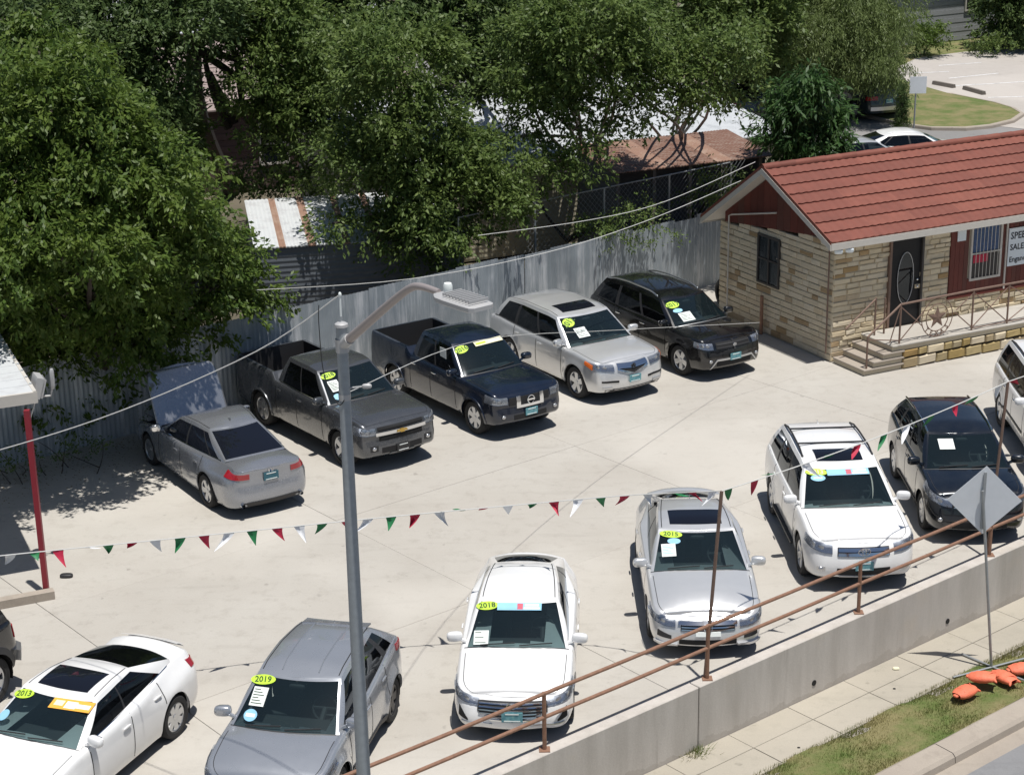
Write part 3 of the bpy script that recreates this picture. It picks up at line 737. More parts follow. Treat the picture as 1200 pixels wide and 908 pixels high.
    def tail(s, y0, d1, z0, z1, z2, z3, mat='lamp_red'):
        for sg in (1, -1):
            t0, t1 = s.tR(y0), s.tX(s.L-d1); s.patch('taillight', mat, s.tp(t0, t1, z0, z1, z2, z3, sg), n=8, thick=.016)
    def trunk_gap(s): pass

# ---------------------------------------------------------------- ground, lot, street
def struct(name, mb, mat, **k): return tag(mb.build(name, mat, smooth=False, merge=0), kind='structure')
VW = 18.17            # street face of the retaining wall top (lot frame)
VF = 34.5             # fence line
m = MB(); m.poly(*[lot(u, v, -.06) for u, v in ((-60, 18.4), (140, 18.4), (140, 160), (-60, 160))]); ground = struct('ground', m, 'dirt')
m = MB(); m.prism([lot(u, v) for u, v in ((-12, 18.3), (62, 18.3), (62, 34.9), (-12, 34.9))], -.30, -.022)
pave = struct('lot_pavement', m, 'concrete_joint')
us = [-12.1, -6.1, -.05, 6.0, 12.1, 18.1, 24.2, 30.2, 36.3, 42.3, 48.4, 54.4]; vs = [18.30, 22.93, 27.50, 32.07, 34.9]
def slab(name, u0, u1, v0, v1, z0, z1, mat, parent, gap=.004, bev=.006, ng=1):
    mb = MB(); a = [lot(u, v) for u, v in ((u0+gap, v0+gap), (u1-gap, v0+gap), (u1-gap, v1-gap), (u0+gap, v1-gap))]
    b = [lot(u, v) for u, v in ((u0+gap+bev, v0+gap+bev), (u1-gap-bev, v0+gap+bev), (u1-gap-bev, v1-gap-bev), (u0+gap+bev, v1-gap-bev))]
    mb.poly(*[(p.x, p.y, z1) for p in b])
    for i in range(4):
        j = (i+1) % 4; mb.poly((a[i].x, a[i].y, z1-bev), (a[j].x, a[j].y, z1-bev), (b[j].x, b[j].y, z1), (b[i].x, b[i].y, z1)); mb.poly((a[i].x, a[i].y, z0), (a[j].x, a[j].y, z0), (a[j].x, a[j].y, z1-bev), (a[i].x, a[i].y, z1-bev))
    return mb.build(name, mat, parent, smooth=False)
for i in range(len(us)-1):
    for j in range(len(vs)-1): slab('concrete_slab', us[i], us[i+1], vs[j], vs[j+1], -.02, random.uniform(-.002, .002), 'concrete', pave)
# retaining wall in cast sections with a dark joint between them
rw = thing('retaining_wall', 'long low concrete retaining wall below the rusty railing beside the sidewalk', 'wall', lot(18, VW))
for u0, u1 in ((2, 10.6), (10.6, 18.42), (18.42, 26.9), (26.9, 35.5), (35.5, 44)):
    mb = MB(); P = [Vector(q) for q in ((u0+.009, VW-.12), (u1-.009, VW-.12), (u1-.009, VW+.115), (u0+.009, VW+.115))]
    mb.prism([lot(*q) for q in P], -1.6, .07); o = mb.build('wall_section', 'wall_concrete', None, smooth=False)
    for v in o.data.vertices: v.co -= rw.location
    o.parent = rw; bv = o.modifiers.new('edge', 'BEVEL'); bv.width = .012; bv.segments = 1
mb = MB(); mb.prism([lot(2, VW-.02) , lot(44, VW-.02), lot(44, VW+.10), lot(2, VW+.10)], -1.55, .02); o = mb.build('joint_filler', 'rubber_seam', None, smooth=False)
for v in o.data.vertices: v.co -= rw.location
o.parent = rw
for u in (21.1, 15.2, 24.6):
    mb = MB(); c = lot(u, VW-.125, -.78); d = (lot(0, -1)-lot(0, 0)); mb.tube([c-d*.02, c+d*.006], .05, 12); o = mb.build('drain_hole', 'dark_cavity', None)
    for v in o.data.vertices: v.co -= rw.location
    o.parent = rw
# sidewalk, verge, kerb, road
SZ = -1.0
m = MB(); m.poly(*[lot(u, v, SZ-.03) for u, v in ((-20, 16.7), (60, 16.7), (60, 18.05), (-20, 18.05))]); sw = struct('sidewalk', m, 'concrete_joint')
u = 8.05
while u < 40:
    slab('sidewalk_slab', u, u+1.38, 16.86, 17.50, SZ-.08, SZ+random.uniform(-.003, .003), 'sidewalk', sw, .008); slab('sidewalk_slab', u, u+1.38, 17.50, 18.05, SZ-.08, SZ+random.uniform(-.003, .003), 'sidewalk', sw, .005); u += 1.38
m = MB()
gu = np.linspace(2, 46, 120); gv = np.linspace(15.74, 16.9, 9)
m.grid([[lot(a+random.uniform(-.02, .02), b, SZ-.03+.035*math.sin(3*a+5*b)*math.sin(7*b)+.02) for b in gv] for a in gu]); verge = tag(m.build('grass_verge', 'grass'), kind='structure')
m = MB(); prof = [(15.30, -1.19), (15.32, -1.06), (15.37, -1.01), (15.70, -.99), (15.76, -1.02)]
kerb = thing('kerb', 'worn tan concrete kerb between grass verge and road', 'kerb', (0, 0, 0))
for u0, u1 in [(3.0+3.05*i, 3.0+3.05*(i+1)) for i in range(13)]:
    mb = MB(); mb.grid([[lot(a, v, z) for v, z in prof] for a in (u0+.008, u1-.008)]); mb.poly(*[lot(u0+.008, v, z) for v, z in prof+[(15.76, -1.2)]]); mb.poly(*[lot(u1-.008, v, z) for v, z in prof+[(15.76, -1.2)]]); mb.build('kerb_stone', 'kerb', kerb, smooth=False)
m = MB(); m.poly(*[lot(u, v, -1.17) for u, v in ((-30, 14.92), (70, 14.92), (70, 15.8), (-30, 15.8))]); struct('gutter', m, 'kerb')
m = MB(); m.poly(*[lot(u, v, -1.164) for u, v in ((-30, -20), (70, -20), (70, 14.98), (-30, 14.98))]); struct('road', m, 'asphalt')
# grass blades on the verge
nb = 90000; uu = np.random.uniform(10, 34, nb); vv = np.random.uniform(15.75, 16.93, nb)
edge = (vv > 16.72) | (vv < 15.85); keep = (np.random.rand(nb) < .55) | edge; uu, vv = uu[keep], vv[keep]; nb = len(uu)
hgt = np.random.uniform(.012, .04, nb)*(1+.8*(np.abs(vv-16.85) < .1)); an = np.random.uniform(0, 6.28, nb); le = np.random.uniform(-.03, .03, (nb, 2))
bx = uu*cP-vv*sP; by = uu*sP+vv*cP; wdt = .005
V = np.zeros((nb, 3, 3)); V[:, 0] = np.stack([bx-wdt*np.cos(an), by-wdt*np.sin(an), np.full(nb, SZ-.03)], 1); V[:, 1] = np.stack([bx+wdt*np.cos(an), by+wdt*np.sin(an), np.full(nb, SZ-.03)], 1); V[:, 2] = np.stack([bx+le[:, 0], by+le[:, 1], SZ+hgt], 1)
def rawmesh(name, V, k):
    n = V.shape[0]; me = bpy.data.meshes.new(name); me.vertices.add(n*k); me.vertices.foreach_set('co', V.reshape(-1).astype(np.float32)); me.loops.add(n*k); me.loops.foreach_set('vertex_index', np.arange(n*k, dtype=np.int32))
    me.polygons.add(n); me.polygons.foreach_set('loop_start', np.arange(0, n*k, k, dtype=np.int32)); me.polygons.foreach_set('loop_total', np.full(n, k, dtype=np.int32)); me.update(calc_edges=True); return me
tag(link('grass_blades', rawmesh('grass_blades', V, 3), 'grass_blade'), kind='stuff')
# ---------------------------------------------------------------- railing
rl = thing('railing', 'rusty two-pipe railing along the top of the retaining wall', 'railing', lot(18.7, VW-.02))
LB = rl.location
def rel(p, o): return Vector(p)-o.location
pu = [4.7, 8.3, 11.85, 15.37, 18.71, 22.3, 25.87, 29.5, 33, 36.5]
for z in (.60, .98):
    for i in range(len(pu)-1):
        mb = MB(); mb.tube([rel(lot(pu[i], VW, z), rl), rel(lot((pu[i]+pu[i+1])/2, VW, z-.008), rl), rel(lot(pu[i+1], VW, z), rl)], .03, 9, False); mb.build('rail', 'rust_pipe', rl)
for q in pu:
    mb = MB(); mb.tube([rel(lot(q, VW, .07), rl), rel(lot(q, VW, 1.0), rl)], .032, 9); mb.box(rel(lot(q, VW, .07), rl)-Vector((.08, .08, 0)), rel(lot(q, VW, .085), rl)+Vector((.08, .08, 0))); mb.build('post', 'rust_pipe', rl)
P1, P2 = lot(18.71, VW+.05), lot(25.87, VW+.05)
T1, T2 = Vector((P1.x+.20, P1.y, 3.2)), Vector((P2.x+.18, P2.y+.1, 3.3))
for b, t_, lab in ((P1, T1, 'thin brown steel flag pole standing in front of the silver 2015 sedan'), (P2, T2, 'thin brown steel flag pole standing beside the navy crossover')):
    mb = MB(); mb.tube([(0, 0, .07), tuple(t_-Vector((b.x, b.y, 0)))], .028, 8); tag(link('flag_pole', mb.mesh(), 'brown_pipe', loc=(b.x, b.y, 0)), lab, 'pole', 'flag poles at the railing')
# ---------------------------------------------------------------- pennant strings
def sagline(a, b, sag, n=24): return [Vector(a).lerp(Vector(b), i/n)-Vector((0, 0, sag*4*(i/n)*(1-i/n))) for i in range(n+1)]
def pennants(name, label, pts, cols_, step, start=.15, size=.30, lab_group='pennant strings across the lot'):
    t = thing(name, label, 'pennant string', pts[0], 0, lab_group); o = t.location.copy()
    mb = MB(); mb.tube([p-o for p in pts], .009, 5, False); mb.build('cord', 'wire_white', t)
    L = [0]
    for a, b in zip(pts, pts[1:]): L.append(L[-1]+(b-a).length)
    d = start; i = 0
    while d < L[-1]-.1:
        k = max(j for j in range(len(L)-1) if L[j] <= d); f = (d-L[k])/(L[k+1]-L[k]); p = pts[k].lerp(pts[k+1], f)-o; dr = (pts[k+1]-pts[k]).normalized()
        w_ = size*.36; ln = size*random.uniform(.75, 1.05); sw_ = Vector((random.gauss(-.02, .10), random.gauss(.0, .10), 0)); curl = random.uniform(.1, 1)
        if random.random() < .3: ln *= .45; sw_ += Vector((random.choice((-1, 1))*.12, .05, 0))
        mb = MB(); rows = []
        for r in range(5):
            f_ = r/4; c = p+Vector((0, 0, -ln*f_))+sw_*f_**1.5; h = w_*(1-f_*.96); nrm = Vector((-dr.y, dr.x, 0))*.05*curl*math.sin(3*f_)
            rows.append([c-dr*h+nrm, c+nrm*1.8, c+dr*h-nrm*.5])
        mb.grid(rows); c_ = cols_[i % len(cols_)]; mb.build('pennant', 'flag_'+c_, t, ang=80); d += step*random.uniform(.92, 1.08); i += 1
C3 = ['red', 'white', 'green']
# the long string sags from the far left to the first pole, the next one climbs to the second pole
a0 = at(-60, 656, 2.55); a1 = at(430, 606, 2.5); 
def throughpts(L): return [Vector(p) for p in L]
def smooth_line(pts, n=8):
    out = []
    for i in range(len(pts)-1):
        p0 = pts[max(i-1, 0)]; p1 = pts[i]; p2 = pts[i+1]; p3 = pts[min(i+2, len(pts)-1)]
        for k in range(n):
            t = k/n; out.append(.5*((2*p1)+(p2-p0)*t+(2*p0-5*p1+4*p2-p3)*t*t+(3*p1-p0-3*p2+p3)*t**3))
    out.append(pts[-1]); return out
def vline(u, v, px, py):
    """point over the lot spot (u,v) seen at photo height py"""
    b = lot(u, v); z = 0; lo_, hi_ = 0, 12
    for _ in range(40):
        z = (lo_+hi_)/2; q = proj(Vector((b.x, b.y, z)))
        if q[1] > py: lo_ = z
        else: hi_ = z
    return Vector((b.x, b.y, z))
def proj(p):
    dz = p.z-CAMH; d = p.y*math.cos(CAMP)-dz*math.sin(CAMP); u_ = p.y*math.sin(CAMP)+dz*math.cos(CAMP)
    x, y = CAMF*p.x/d, -CAMF*u_/d; c, s = math.cos(CAMR), math.sin(CAMR); return (600+x*c-y*s, 454+x*s+y*c)
S1 = [at(-90, 661, 2.7), at(0, 651, 2.62), at(140, 637, 2.55), at(300, 621, 2.5), at(450, 606, 2.5), at(600, 592, 2.6), at(740, 580, 2.85), T1]
pennants('pennant_string', 'long sagging string of red, white and green pennants across the middle of the lot', smooth_line(S1), ['white', 'green', 'red'], .37, size=.24)
S2 = sagline(T1, T2, .10); pennants('pennant_string', 'string of pennants rising from the first flag pole over the white SUV to the second', S2, ['green', 'red', 'green', 'white'], .62, size=.24)
S3 = sagline(T2, lot(33, VW+.05, 3.6), .1, 8); pennants('pennant_string', 'short string of pennants running from the second flag pole out of the photo at right', S3, C3, .6, size=.3)
# ---------------------------------------------------------------- road sign with sandbags
sb = at(1163, 783, -1.0); sg_ = thing('road_sign', 'back of a grey metal diamond sign on a thin post in the grass verge', 'road sign', sb)
mb = MB(); mb.tube([(0, 0, -.15), (-.38, -.02, 3.25)], .024, 8); mb.build('post', 'galvanised', sg_)
mb = MB(); cz = 3.06; rt = Matrix.Rotation(R(-6), 3, 'Z'); a = .60; pts = [(0, -a), (a, 0), (0, a), (-a, 0)]
for y in (.035, .045): mb.poly(*[rt @ Vector((x, y, z)) + Vector((-.33, 0, cz)) for x, z in pts])
for i in range(4): p, q = pts[i], pts[(i+1) % 4]; mb.poly(*[rt @ Vector((x, y, z)) + Vector((-.33, 0, cz)) for x, y, z in ((p[0], .035, p[1]), (q[0], .035, q[1]), (q[0], .045, q[1]), (p[0], .045, p[1]))])
mb.build('sign_plate', 'sign_back', sg_, smooth=False)
mb = MB(); mb.box((-.37, .0, cz-.50), (-.325, .03, cz+.50)); mb.build('brace', 'galvanised', sg_, smooth=False)
for a_, b_ in (((-.75, -.35), (.75, .35)), ((-.4, .5), (.4, -.5))):
    mb = MB(); mb.tube([(a_[0], a_[1], .03), (b_[0], b_[1], .03)], .02, 6); mb.build('leg', 'galvanised', sg_)
BG = [((1131, 810), 38, 'lowest orange sandbag, nearest the kerb and the loose steel leg'), ((1151, 798), -22, 'orange sandbag leaning on the lowest one, left of the sign post'), ((1177, 793), -58, 'orange sandbag lying right at the foot of the sign post'), ((1197, 783), 12, 'orange sandbag cut by the right edge of the photo')]
for i, (pp, an_, lb) in enumerate(BG):
    p = at(pp[0], pp[1], -.88); mb = MB(); rows = []
    for a in np.linspace(0, 1, 15):
        x = -.22+.44*a; w_ = (.135+.02*a)*max(0, math.sin(math.pi*min(1, a*.96+.03)))**.22+.008; h = .085*max(0, math.sin(math.pi*min(1, a*.90+.05)))**.55+.008
        rows.append([Vector((x, w_*math.cos(t)*(1+.03*math.sin(5*a+t*2)), h*math.sin(t)*(1+.05*math.sin(7*a+3*t))+.004*math.sin(26*a))) for t in np.linspace(0, 2*math.pi, 17)])
    mb.grid(rows); mb.blob((-.235, 0, .0), (.035, .05, .022), .6, 8, 6)
    for sg in (1, -1): mb.tube([(.19, sg*.07, .0), (.235, sg*.115, -.02), (.25, sg*.13, -.025)], [.035, .02, .006], 6)
    for q in range(3): x0 = -.12+.11*q; mb.tube([(x0, -.09, .062), (x0+.03, 0, .083), (x0+.01+.04*q, .08, .066)], [.004, .011, .004], 5)
    o = link('sandbag', mb.mesh(ang=60), 'orange_bag', loc=(p.x, p.y, -.88 if i != 1 else -.80)); o.rotation_euler = (0, -.1 if i == 1 else 0, R(an_)); tag(o, lb, 'sandbag', 'orange sandbags holding the sign stand')
# ---------------------------------------------------------------- street lamp
lb = thing('street_lamp', 'tall galvanised street lamp with a curved arm and flat LED head', 'street lamp', (-1.95, 20.6, -1.0)); LO = lb.location
Lp = lambda x, y, z: Vector((x, y, z))-LO
mb = MB(); mb.tube([Lp(-1.95, 20.6, -1.0), Lp(-1.96, 20.6, 3.), Lp(-1.97, 20.6, 7.5)], [.098, .084, .066], 16); mb.build('pole', 'pole_steel', lb)
mb = MB(); mb.lathe([(0.0, .035), (.05, .03), (.078, .012), (.082, -.02), (.06, -.02)], c=Lp(-1.97, 20.6, 7.5), seg=16); mb.build('pole_cap', 'lamp_grey', lb)
dv = Vector((sP, -cP, 0)); A0 = Vector((-1.97, 20.6, 7.25))
arm = [A0, A0+dv*.5+Vector((0, 0, .36)), A0+dv*1.0+Vector((0, 0, .72)), A0+dv*1.38+Vector((0, 0, .97)), A0+dv*1.6+Vector((0, 0, 1.03)), A0+dv*1.9+Vector((0, 0, 1.03))]
mb = MB(); mb.tube([p-LO for p in smooth_line(arm, 4)], np.linspace(.058, .036, 21), 12); mb.build('arm', 'lamp_arm', lb)
mb = MB(); mb.lathe([(.078, -.08), (.08, .08)], c=Lp(-1.97, 20.6, 7.25), seg=14); mb.tube([A0-LO, A0-LO+dv*.16+Vector((0, 0, .115))], .068, 10); mb.build('arm_bracket', 'lamp_grey', lb)
H0 = arm[-1]; ex, ey = dv, Vector((cP, sP, 0)); mb = MB(); rows = []
outl = [(0, .07), (.06, .12), (.14, .165), (.30, .175), (.60, .175), (.72, .165), (.76, .12)]
top = [H0-LO+ex*x+ey*y for x, y in outl]+[H0-LO+ex*x-ey*y for x, y in reversed(outl)]
for dz, sc_ in ((.035, .9), (.022, 1.0), (-.022, 1.0), (-.035, .9)):
    c = H0-LO+ex*.38; rows.append([c+(p-c)*sc_+Vector((0, 0, dz-.02)) for p in top+top[:1]])
mb.grid(rows); mb.poly(*rows[0][:-1]); mb.poly(*rows[-1][:-1]); head = mb.build('lamp_head', 'lamp_grey', lb)
for i in range(9):
    x = .24+i*.055; mb = MB(); c = H0-LO+ex*x+Vector((0, 0, .045)); mb.box((-.006, -.13, -.012), (.006, .13, .022), rot=Matrix.Rotation(PH-math.pi/2, 3, 'Z'), org=c); mb.build('cooling_fin', 'lamp_grey', head, smooth=False)
mb = MB(); c = H0-LO+ex*.16+Vector((0, 0, .02)); mb.lathe([(.045, 0), (.05, .03), (.05, .09), (.04, .115), (0, .12)], c=c, seg=14); mb.build('photocell', 'sticker_white', lb)
mb = MB(); mb.tube([Lp(-1.97, 20.6, 7.6), Lp(-1.97, 20.6, 7.86)], .012, 6); mb.blob(Lp(-1.97, 20.6, 7.86), (.02, .02, .035), 1, 8, 6); mb.build('insulator', 'sticker_white', lb)
mb = MB(); mb.blob(Lp(-1.70, 20.55, 6.76), (.06, .03, .03), .7); mb.tube([Lp(-1.97, 20.6, 6.72), Lp(-1.70, 20.55, 6.76)], .012, 6); mb.lathe([(.072, -.04), (.074, .04)], c=Lp(-1.97, 20.6, 6.62), seg=14); mb.build('cable_clamp', 'lamp_grey', lb)
# ---------------------------------------------------------------- overhead cables
def cable(label, pts, r=.010, mat='wire_white', name='cable'):
    o = pts[0].copy(); mb = MB(); mb.tube([p-o for p in pts], r, 5, False); return tag(link(name, mb.mesh(), mat, loc=o), label, 'cable', 'overhead cables')
TP = Vector((-1.97, 20.6, 7.86)); TQ = Vector((-1.97, 20.6, 6.65))
cable('pale service cable sagging from the lamp pole top towards the lower left', smooth_line([TP, at(300, 412, 6.9), at(140, 482, 5.6), at(0, 527, 4.6), at(-120, 556, 4.0)], 6), .008)
cable('thin white wire from the lamp pole across the parked cars to the stone building', smooth_line([TQ, at(560, 399, 5.2), at(720, 387, 3.4), at(890, 378, 1.35)], 6), .005)
cable('pale cable running along the fence top up to the gable of the stone building', smooth_line([at(300, 340, 3.0), at(480, 327, 3.2), at(640, 296, 3.5), at(760, 258, 3.7), at(868, 212, 3.9)], 6), .008)
cable('upper pale cable above the dark lean-to behind the fence, ending at the red roof', smooth_line([at(560, 276, 3.2), at(690, 258, 3.4), at(780, 236, 3.6), at(885, 190, 4.2)], 6), .008)
cable('dark drip loop of wire hanging at the left side of the lamp pole', smooth_line([TP+Vector((-.25, 0, -.12)), Vector((-2.23, 20.6, 7.5)), Vector((-2.20, 20.6, 6.9)), Vector((-2.05, 20.55, 6.55)), Vector((-1.97, 20.52, 6.6))], 6), .006, 'wire_black')

# ---------------------------------------------------------------- leaf litter, weeds and scraps
n = 5200; uu = np.random.uniform(5, 26, n); vv = VF-.15-np.abs(np.random.normal(0, .9, n)); keep = (vv > 29.5) & ((uu < 17) | (vv > 33.6)); uu, vv = uu[keep], vv[keep]; n = len(uu)
P_ = np.stack([uu*cP-vv*sP, uu*sP+vv*cP, np.full(n, .006)], 1); an = np.random.uniform(0, 6.28, n); sz = np.random.uniform(.02, .055, n)
A_ = np.stack([np.cos(an), np.sin(an), np.random.uniform(0, .3, n)], 1)*sz[:, None]; B_ = np.stack([-np.sin(an), np.cos(an), np.zeros(n)], 1)*sz[:, None]*.3
tag(link('leaf_litter', rawmesh('leaf_litter', np.stack([P_, P_+A_*.5+B_, P_+A_, P_+A_*.5-B_], 1), 4), 'litter_leaf'), kind='stuff')
def tuft(label, c, r, n=260, h=.12, mat='grass_blade'):
    p = np.random.normal(0, r, (n, 2)); an = np.random.uniform(0, 6.28, n); V = np.zeros((n, 3, 3)); V[:, 0, :2] = p-.006*np.stack([np.cos(an), np.sin(an)], 1); V[:, 1, :2] = p+.006*np.stack([np.cos(an), np.sin(an)], 1); V[:, 2, :2] = p*1.3+np.random.normal(0, .03, (n, 2)); V[:, 2, 2] = np.random.uniform(.3, 1, n)*h
    tag(link('weed_tuft', rawmesh('weed_tuft', V, 3), mat, loc=c), label, 'weeds', 'weeds along the retaining wall')
tuft('grassy weeds at the foot of the retaining wall beside its joint', at(815, 881, -1.0), .10)
tuft('small weed in the sidewalk crack right of the drain hole', at(1098, 738, -1.0), .05, 120, .08)
for pp, lb_, m_ in (((1050, 784), 'crumpled pale paper scrap on the sidewalk below the drain hole', 'sticker_cream'), ((1048, 807), 'tiny dark pebble in the middle of the sidewalk', 'rubber_seam'), ((936, 876), 'small dark stone on the sidewalk at lower centre', 'rubber_seam')):
    mb = MB(); r_ = .06 if 'paper' in lb_ else .025; mb.blob((0, 0, r_*.3), (r_, r_*.7, r_*.35), .6, 7, 4); tag(link('scrap', mb.mesh(smooth=False), m_, loc=at(pp[0], pp[1], -1.0)), lb_, 'litter')

# ---------------------------------------------------------------- corrugated fence
fe = thing('corrugated_fence', 'long weathered corrugated metal fence behind the parked cars', 'fence', lot(14, VF)); FO = fe.location
def corr(mb, p0, e, up, w_, h, n, amp, nrm, z0=0, jag=0.):
    rows = []
    for i in range(n*4+1):
        q = p0+e*(w_*i/(n*4)); a = nrm*amp*[0, 1, 0, -1][i % 4]; j = random.uniform(-jag, jag)
        rows.append([q+a, q+a+up*(h+j)])
    mb.grid(rows)
ue = Vector((cP, sP, 0)); ve = Vector((-sP, cP, 0)); u = 3.0; k = 0
while u < 39.2:
    w_ = random.choice((.66, .66, .86)); h = 2.05+random.uniform(-.04, .05) + (.15 if u < 13 else 0)
    if 36.5 < u: h = 1.95
    tl = random.uniform(-.006, .006); mb = MB(); p = lot(u, VF+random.uniform(-.02, .02))-FO
    corr(mb, p, ue, Vector((tl, 0, 1)), w_+.03, h, 6 if w_ < .7 else 8, .016, ve); mb.build('fence_sheet', 'fence_metal', fe, ang=80); u += w_; k += 1
for u in np.arange(3, 40, 2.4):
    mb = MB(); mb.tube([lot(u, VF+.09)-FO, lot(u, VF+.09, 1.95)-FO], .035, 8); mb.build('post', 'wood_grey', fe)
# chain-link fence standing behind its right half
cl = thing('chain_link_fence', 'dark chain-link fence rising behind the right part of the corrugated fence', 'fence', lot(31, VF+1.1)); CO = cl.location
for u in (27.5, 30.0, 32.4, 34.8, 37.2):
    mb = MB(); mb.tube([lot(u, VF+1.1)-CO, lot(u, VF+1.1, 3.0)-CO], .03, 7); mb.build('post', 'galvanised', cl)
mb = MB()
for z in (3.0,): mb.tube([lot(27.5, VF+1.1, z)-CO, lot(37.2, VF+1.1, z)-CO], .02, 6)
mb.build('top_rail', 'galvanised', cl)
mb = MB(); s_ = .16
for i in range(-19, 62):
    for sgn in (1, -1):
        a = 27.5+i*s_; z0, z1 = 0.4, 3.0; b = a+sgn*(z1-z0)
        p, q = lot(a, VF+1.1, z0)-CO, lot(b, VF+1.1, z1)-CO
        if a < 27.4 or a > 37.3 or b < 26.8 or b > 37.9: continue
        mb.tube([p, q], .0045, 3, False)
o = mb.build('wire_mesh', 'galvanised', cl, smooth=False, merge=0); o['kind'] = 'stuff'

# ---------------------------------------------------------------- stone office building
BA = R(27); B1 = Vector((math.cos(BA), math.sin(BA), 0)); B2 = Vector((-math.sin(BA), math.cos(BA), 0)); BC = Vector((7.61, 42.02, 0))
bd = thing('office_building', 'small limestone office with a red metal tile gable roof and red wood front', 'building', BC)
def Q(u, v, z=0.): return B1*u+B2*v+Vector((0, 0, z))
BL, BD = 7.4, 4.85; EF, ER, RZ = 3.02, 2.55, 4.30; VR = 2.45
def bbox(mb, u0, u1, v0, v1, z0, z1): mb.box((u0, v0, z0), (u1, v1, z1), rot=Matrix.Rotation(BA, 3, 'Z'))
mb = MB()
for args in ((0.04, BL-.04, .03, .2, 0, 3.0), (.04, .2, .2, BD-.1, 0, 2.5), (BL-.2, BL-.04, .2, BD-.1, 0, 2.5), (.04, BL-.04, BD-.2, BD-.03, 0, 2.5)): bbox(mb, *args)
mb.build('wall', 'mortar', bd, smooth=False)
STN = []
for k in range(9):
    mb = MB(); c = [[-.5, -.5], [.5, -.5], [.5, .5], [-.5, .5]]; j = lambda s=.04: random.uniform(-s, s)
    f = [(x*(1+j(.03)), 0, z*(1+j(.10))) for x, z in c]; g = [(x*.93+j(.02), -1+j(.25), z*.78+j(.05)) for x, z in c]
    mb.poly(*g)
    for i in range(4): mb.poly(f[i], f[(i+1) % 4], g[(i+1) % 4], g[i])
    me = mb.mesh('stone', smooth=False); me.materials.append(M['limestone']); STN.append(me)
STS = [m_.copy() for m_ in STN]
for m_ in STS: m_.materials.clear(); m_.materials.append(M['limestone_side'])
nst = 0; rest = {'front': MB(), 'side': MB()}
def stone(c, ang, w_, h, dpt, side):
    global nst
    me = random.choice(STS if side else STN)
    if nst < 298:
        o = link('wall_stone', me, None, bd); o.location = c; o.rotation_euler = (0, 0, ang); o.scale = (w_, dpt, h); nst += 1
    else:
        R_ = rest['side' if side else 'front']; ro = Matrix.Rotation(ang, 3, 'Z')
        for p in me.polygons: R_.poly(*[ro @ Vector((me.vertices[i].co.x*w_, me.vertices[i].co.y*dpt, me.vertices[i].co.z*h))+c for i in p.vertices])
def stonewall(a0, a1, z0, ztop, place, ang, holes, side, hh=(.10, .15)):
    z = z0
    while z < max(ztop(a0), ztop(a1))-.02:
        h = random.uniform(*hh); a = a0
        while a < a1-.01:
            w_ = min(random.uniform(.22, .62), a1-a)
            if a1-a-w_ < .12: w_ = a1-a
            if z+h*.6 < ztop(a+w_/2) and not any(x0 < a+w_/2 < x1 and y0 < z+h/2 < y1 for x0, x1, y0, y1 in holes):
                hx = h
                stone(place(a+w_/2, z+h/2), ang, w_-.008, hx-.008, random.uniform(.02, .055) if not side else random.uniform(.016, .03), side)
            a += w_
        z += h
# the front first, it shows largest
stonewall(0, 3.46, .02, lambda a: 2.95, lambda a, z: Q(a, .035, z), BA, [(1.62, 2.62, .55, 2.9)], False)
stonewall(3.46, 7.4, .55, lambda a: 1.12, lambda a, z: Q(a, .035, z), BA, [], False)
stonewall(0, BD, .02, lambda a: 3.02-.11*a, lambda a, z: Q(.035, a, z), BA-math.pi/2, [(2.2, 3.1, 1.3, 2.52)], True, (.11, .17))
for k_, mb in rest.items():
    if mb.v: tag(mb.build('wall_stones', 'limestone' if k_ == 'front' else 'limestone_side', bd, smooth=False, merge=0), kind='stuff')
# wood gable boards
n = 15
for i in range(n):
    a0 = .38+(BD-.62)*i/n; a1 = .38+(BD-.62)*(i+1)/n-.008; zt = lambda a: (EF-.05+(RZ-EF)*min(1, (a+.3)/(VR+.3)) if a < VR else ER-.03+(RZ-ER)*(BD+.3-a)/(BD+.3-VR))-.10
    zb = 3.02-.11*a0
    if zt(a0) < zb and zt(a1) < zb: continue
    mb = MB(); P = [Q(.03, a0, zb), Q(.03, a1, zb-.02), Q(.03, a1, max(zb, zt(a1))), Q(.03, a0, max(zb, zt(a0)))]; off = B1*-.035; mb.poly(*[p+off for p in P]); mb.poly(*P)
    for q in range(4): mb.poly(P[q], P[(q+1) % 4], P[(q+1) % 4]+off, P[q]+off)
    mb.build('gable_board', 'red_wood', bd, smooth=False)
# red boards on the front
for i in range(28):
    u0 = 3.48+i*.142
    if u0 > BL-.1: break
    z0, z1 = 1.12, 2.98
    segs = [(z0, z1)]
    if 4.1 < u0+.07 < 5.08: segs = [(z0, 1.50), (2.86, z1)]
    for z0, z1 in segs: mb = MB(); bbox(mb, u0, u0+.135, -.01, .035, z0, z1); mb.build('wall_board', 'red_wood', bd, smooth=False)
mb = MB(); bbox(mb, 3.46, BL, -.03, .03, 1.06, 1.115); mb.build('wall_trim', 'red_wood', bd, smooth=False)
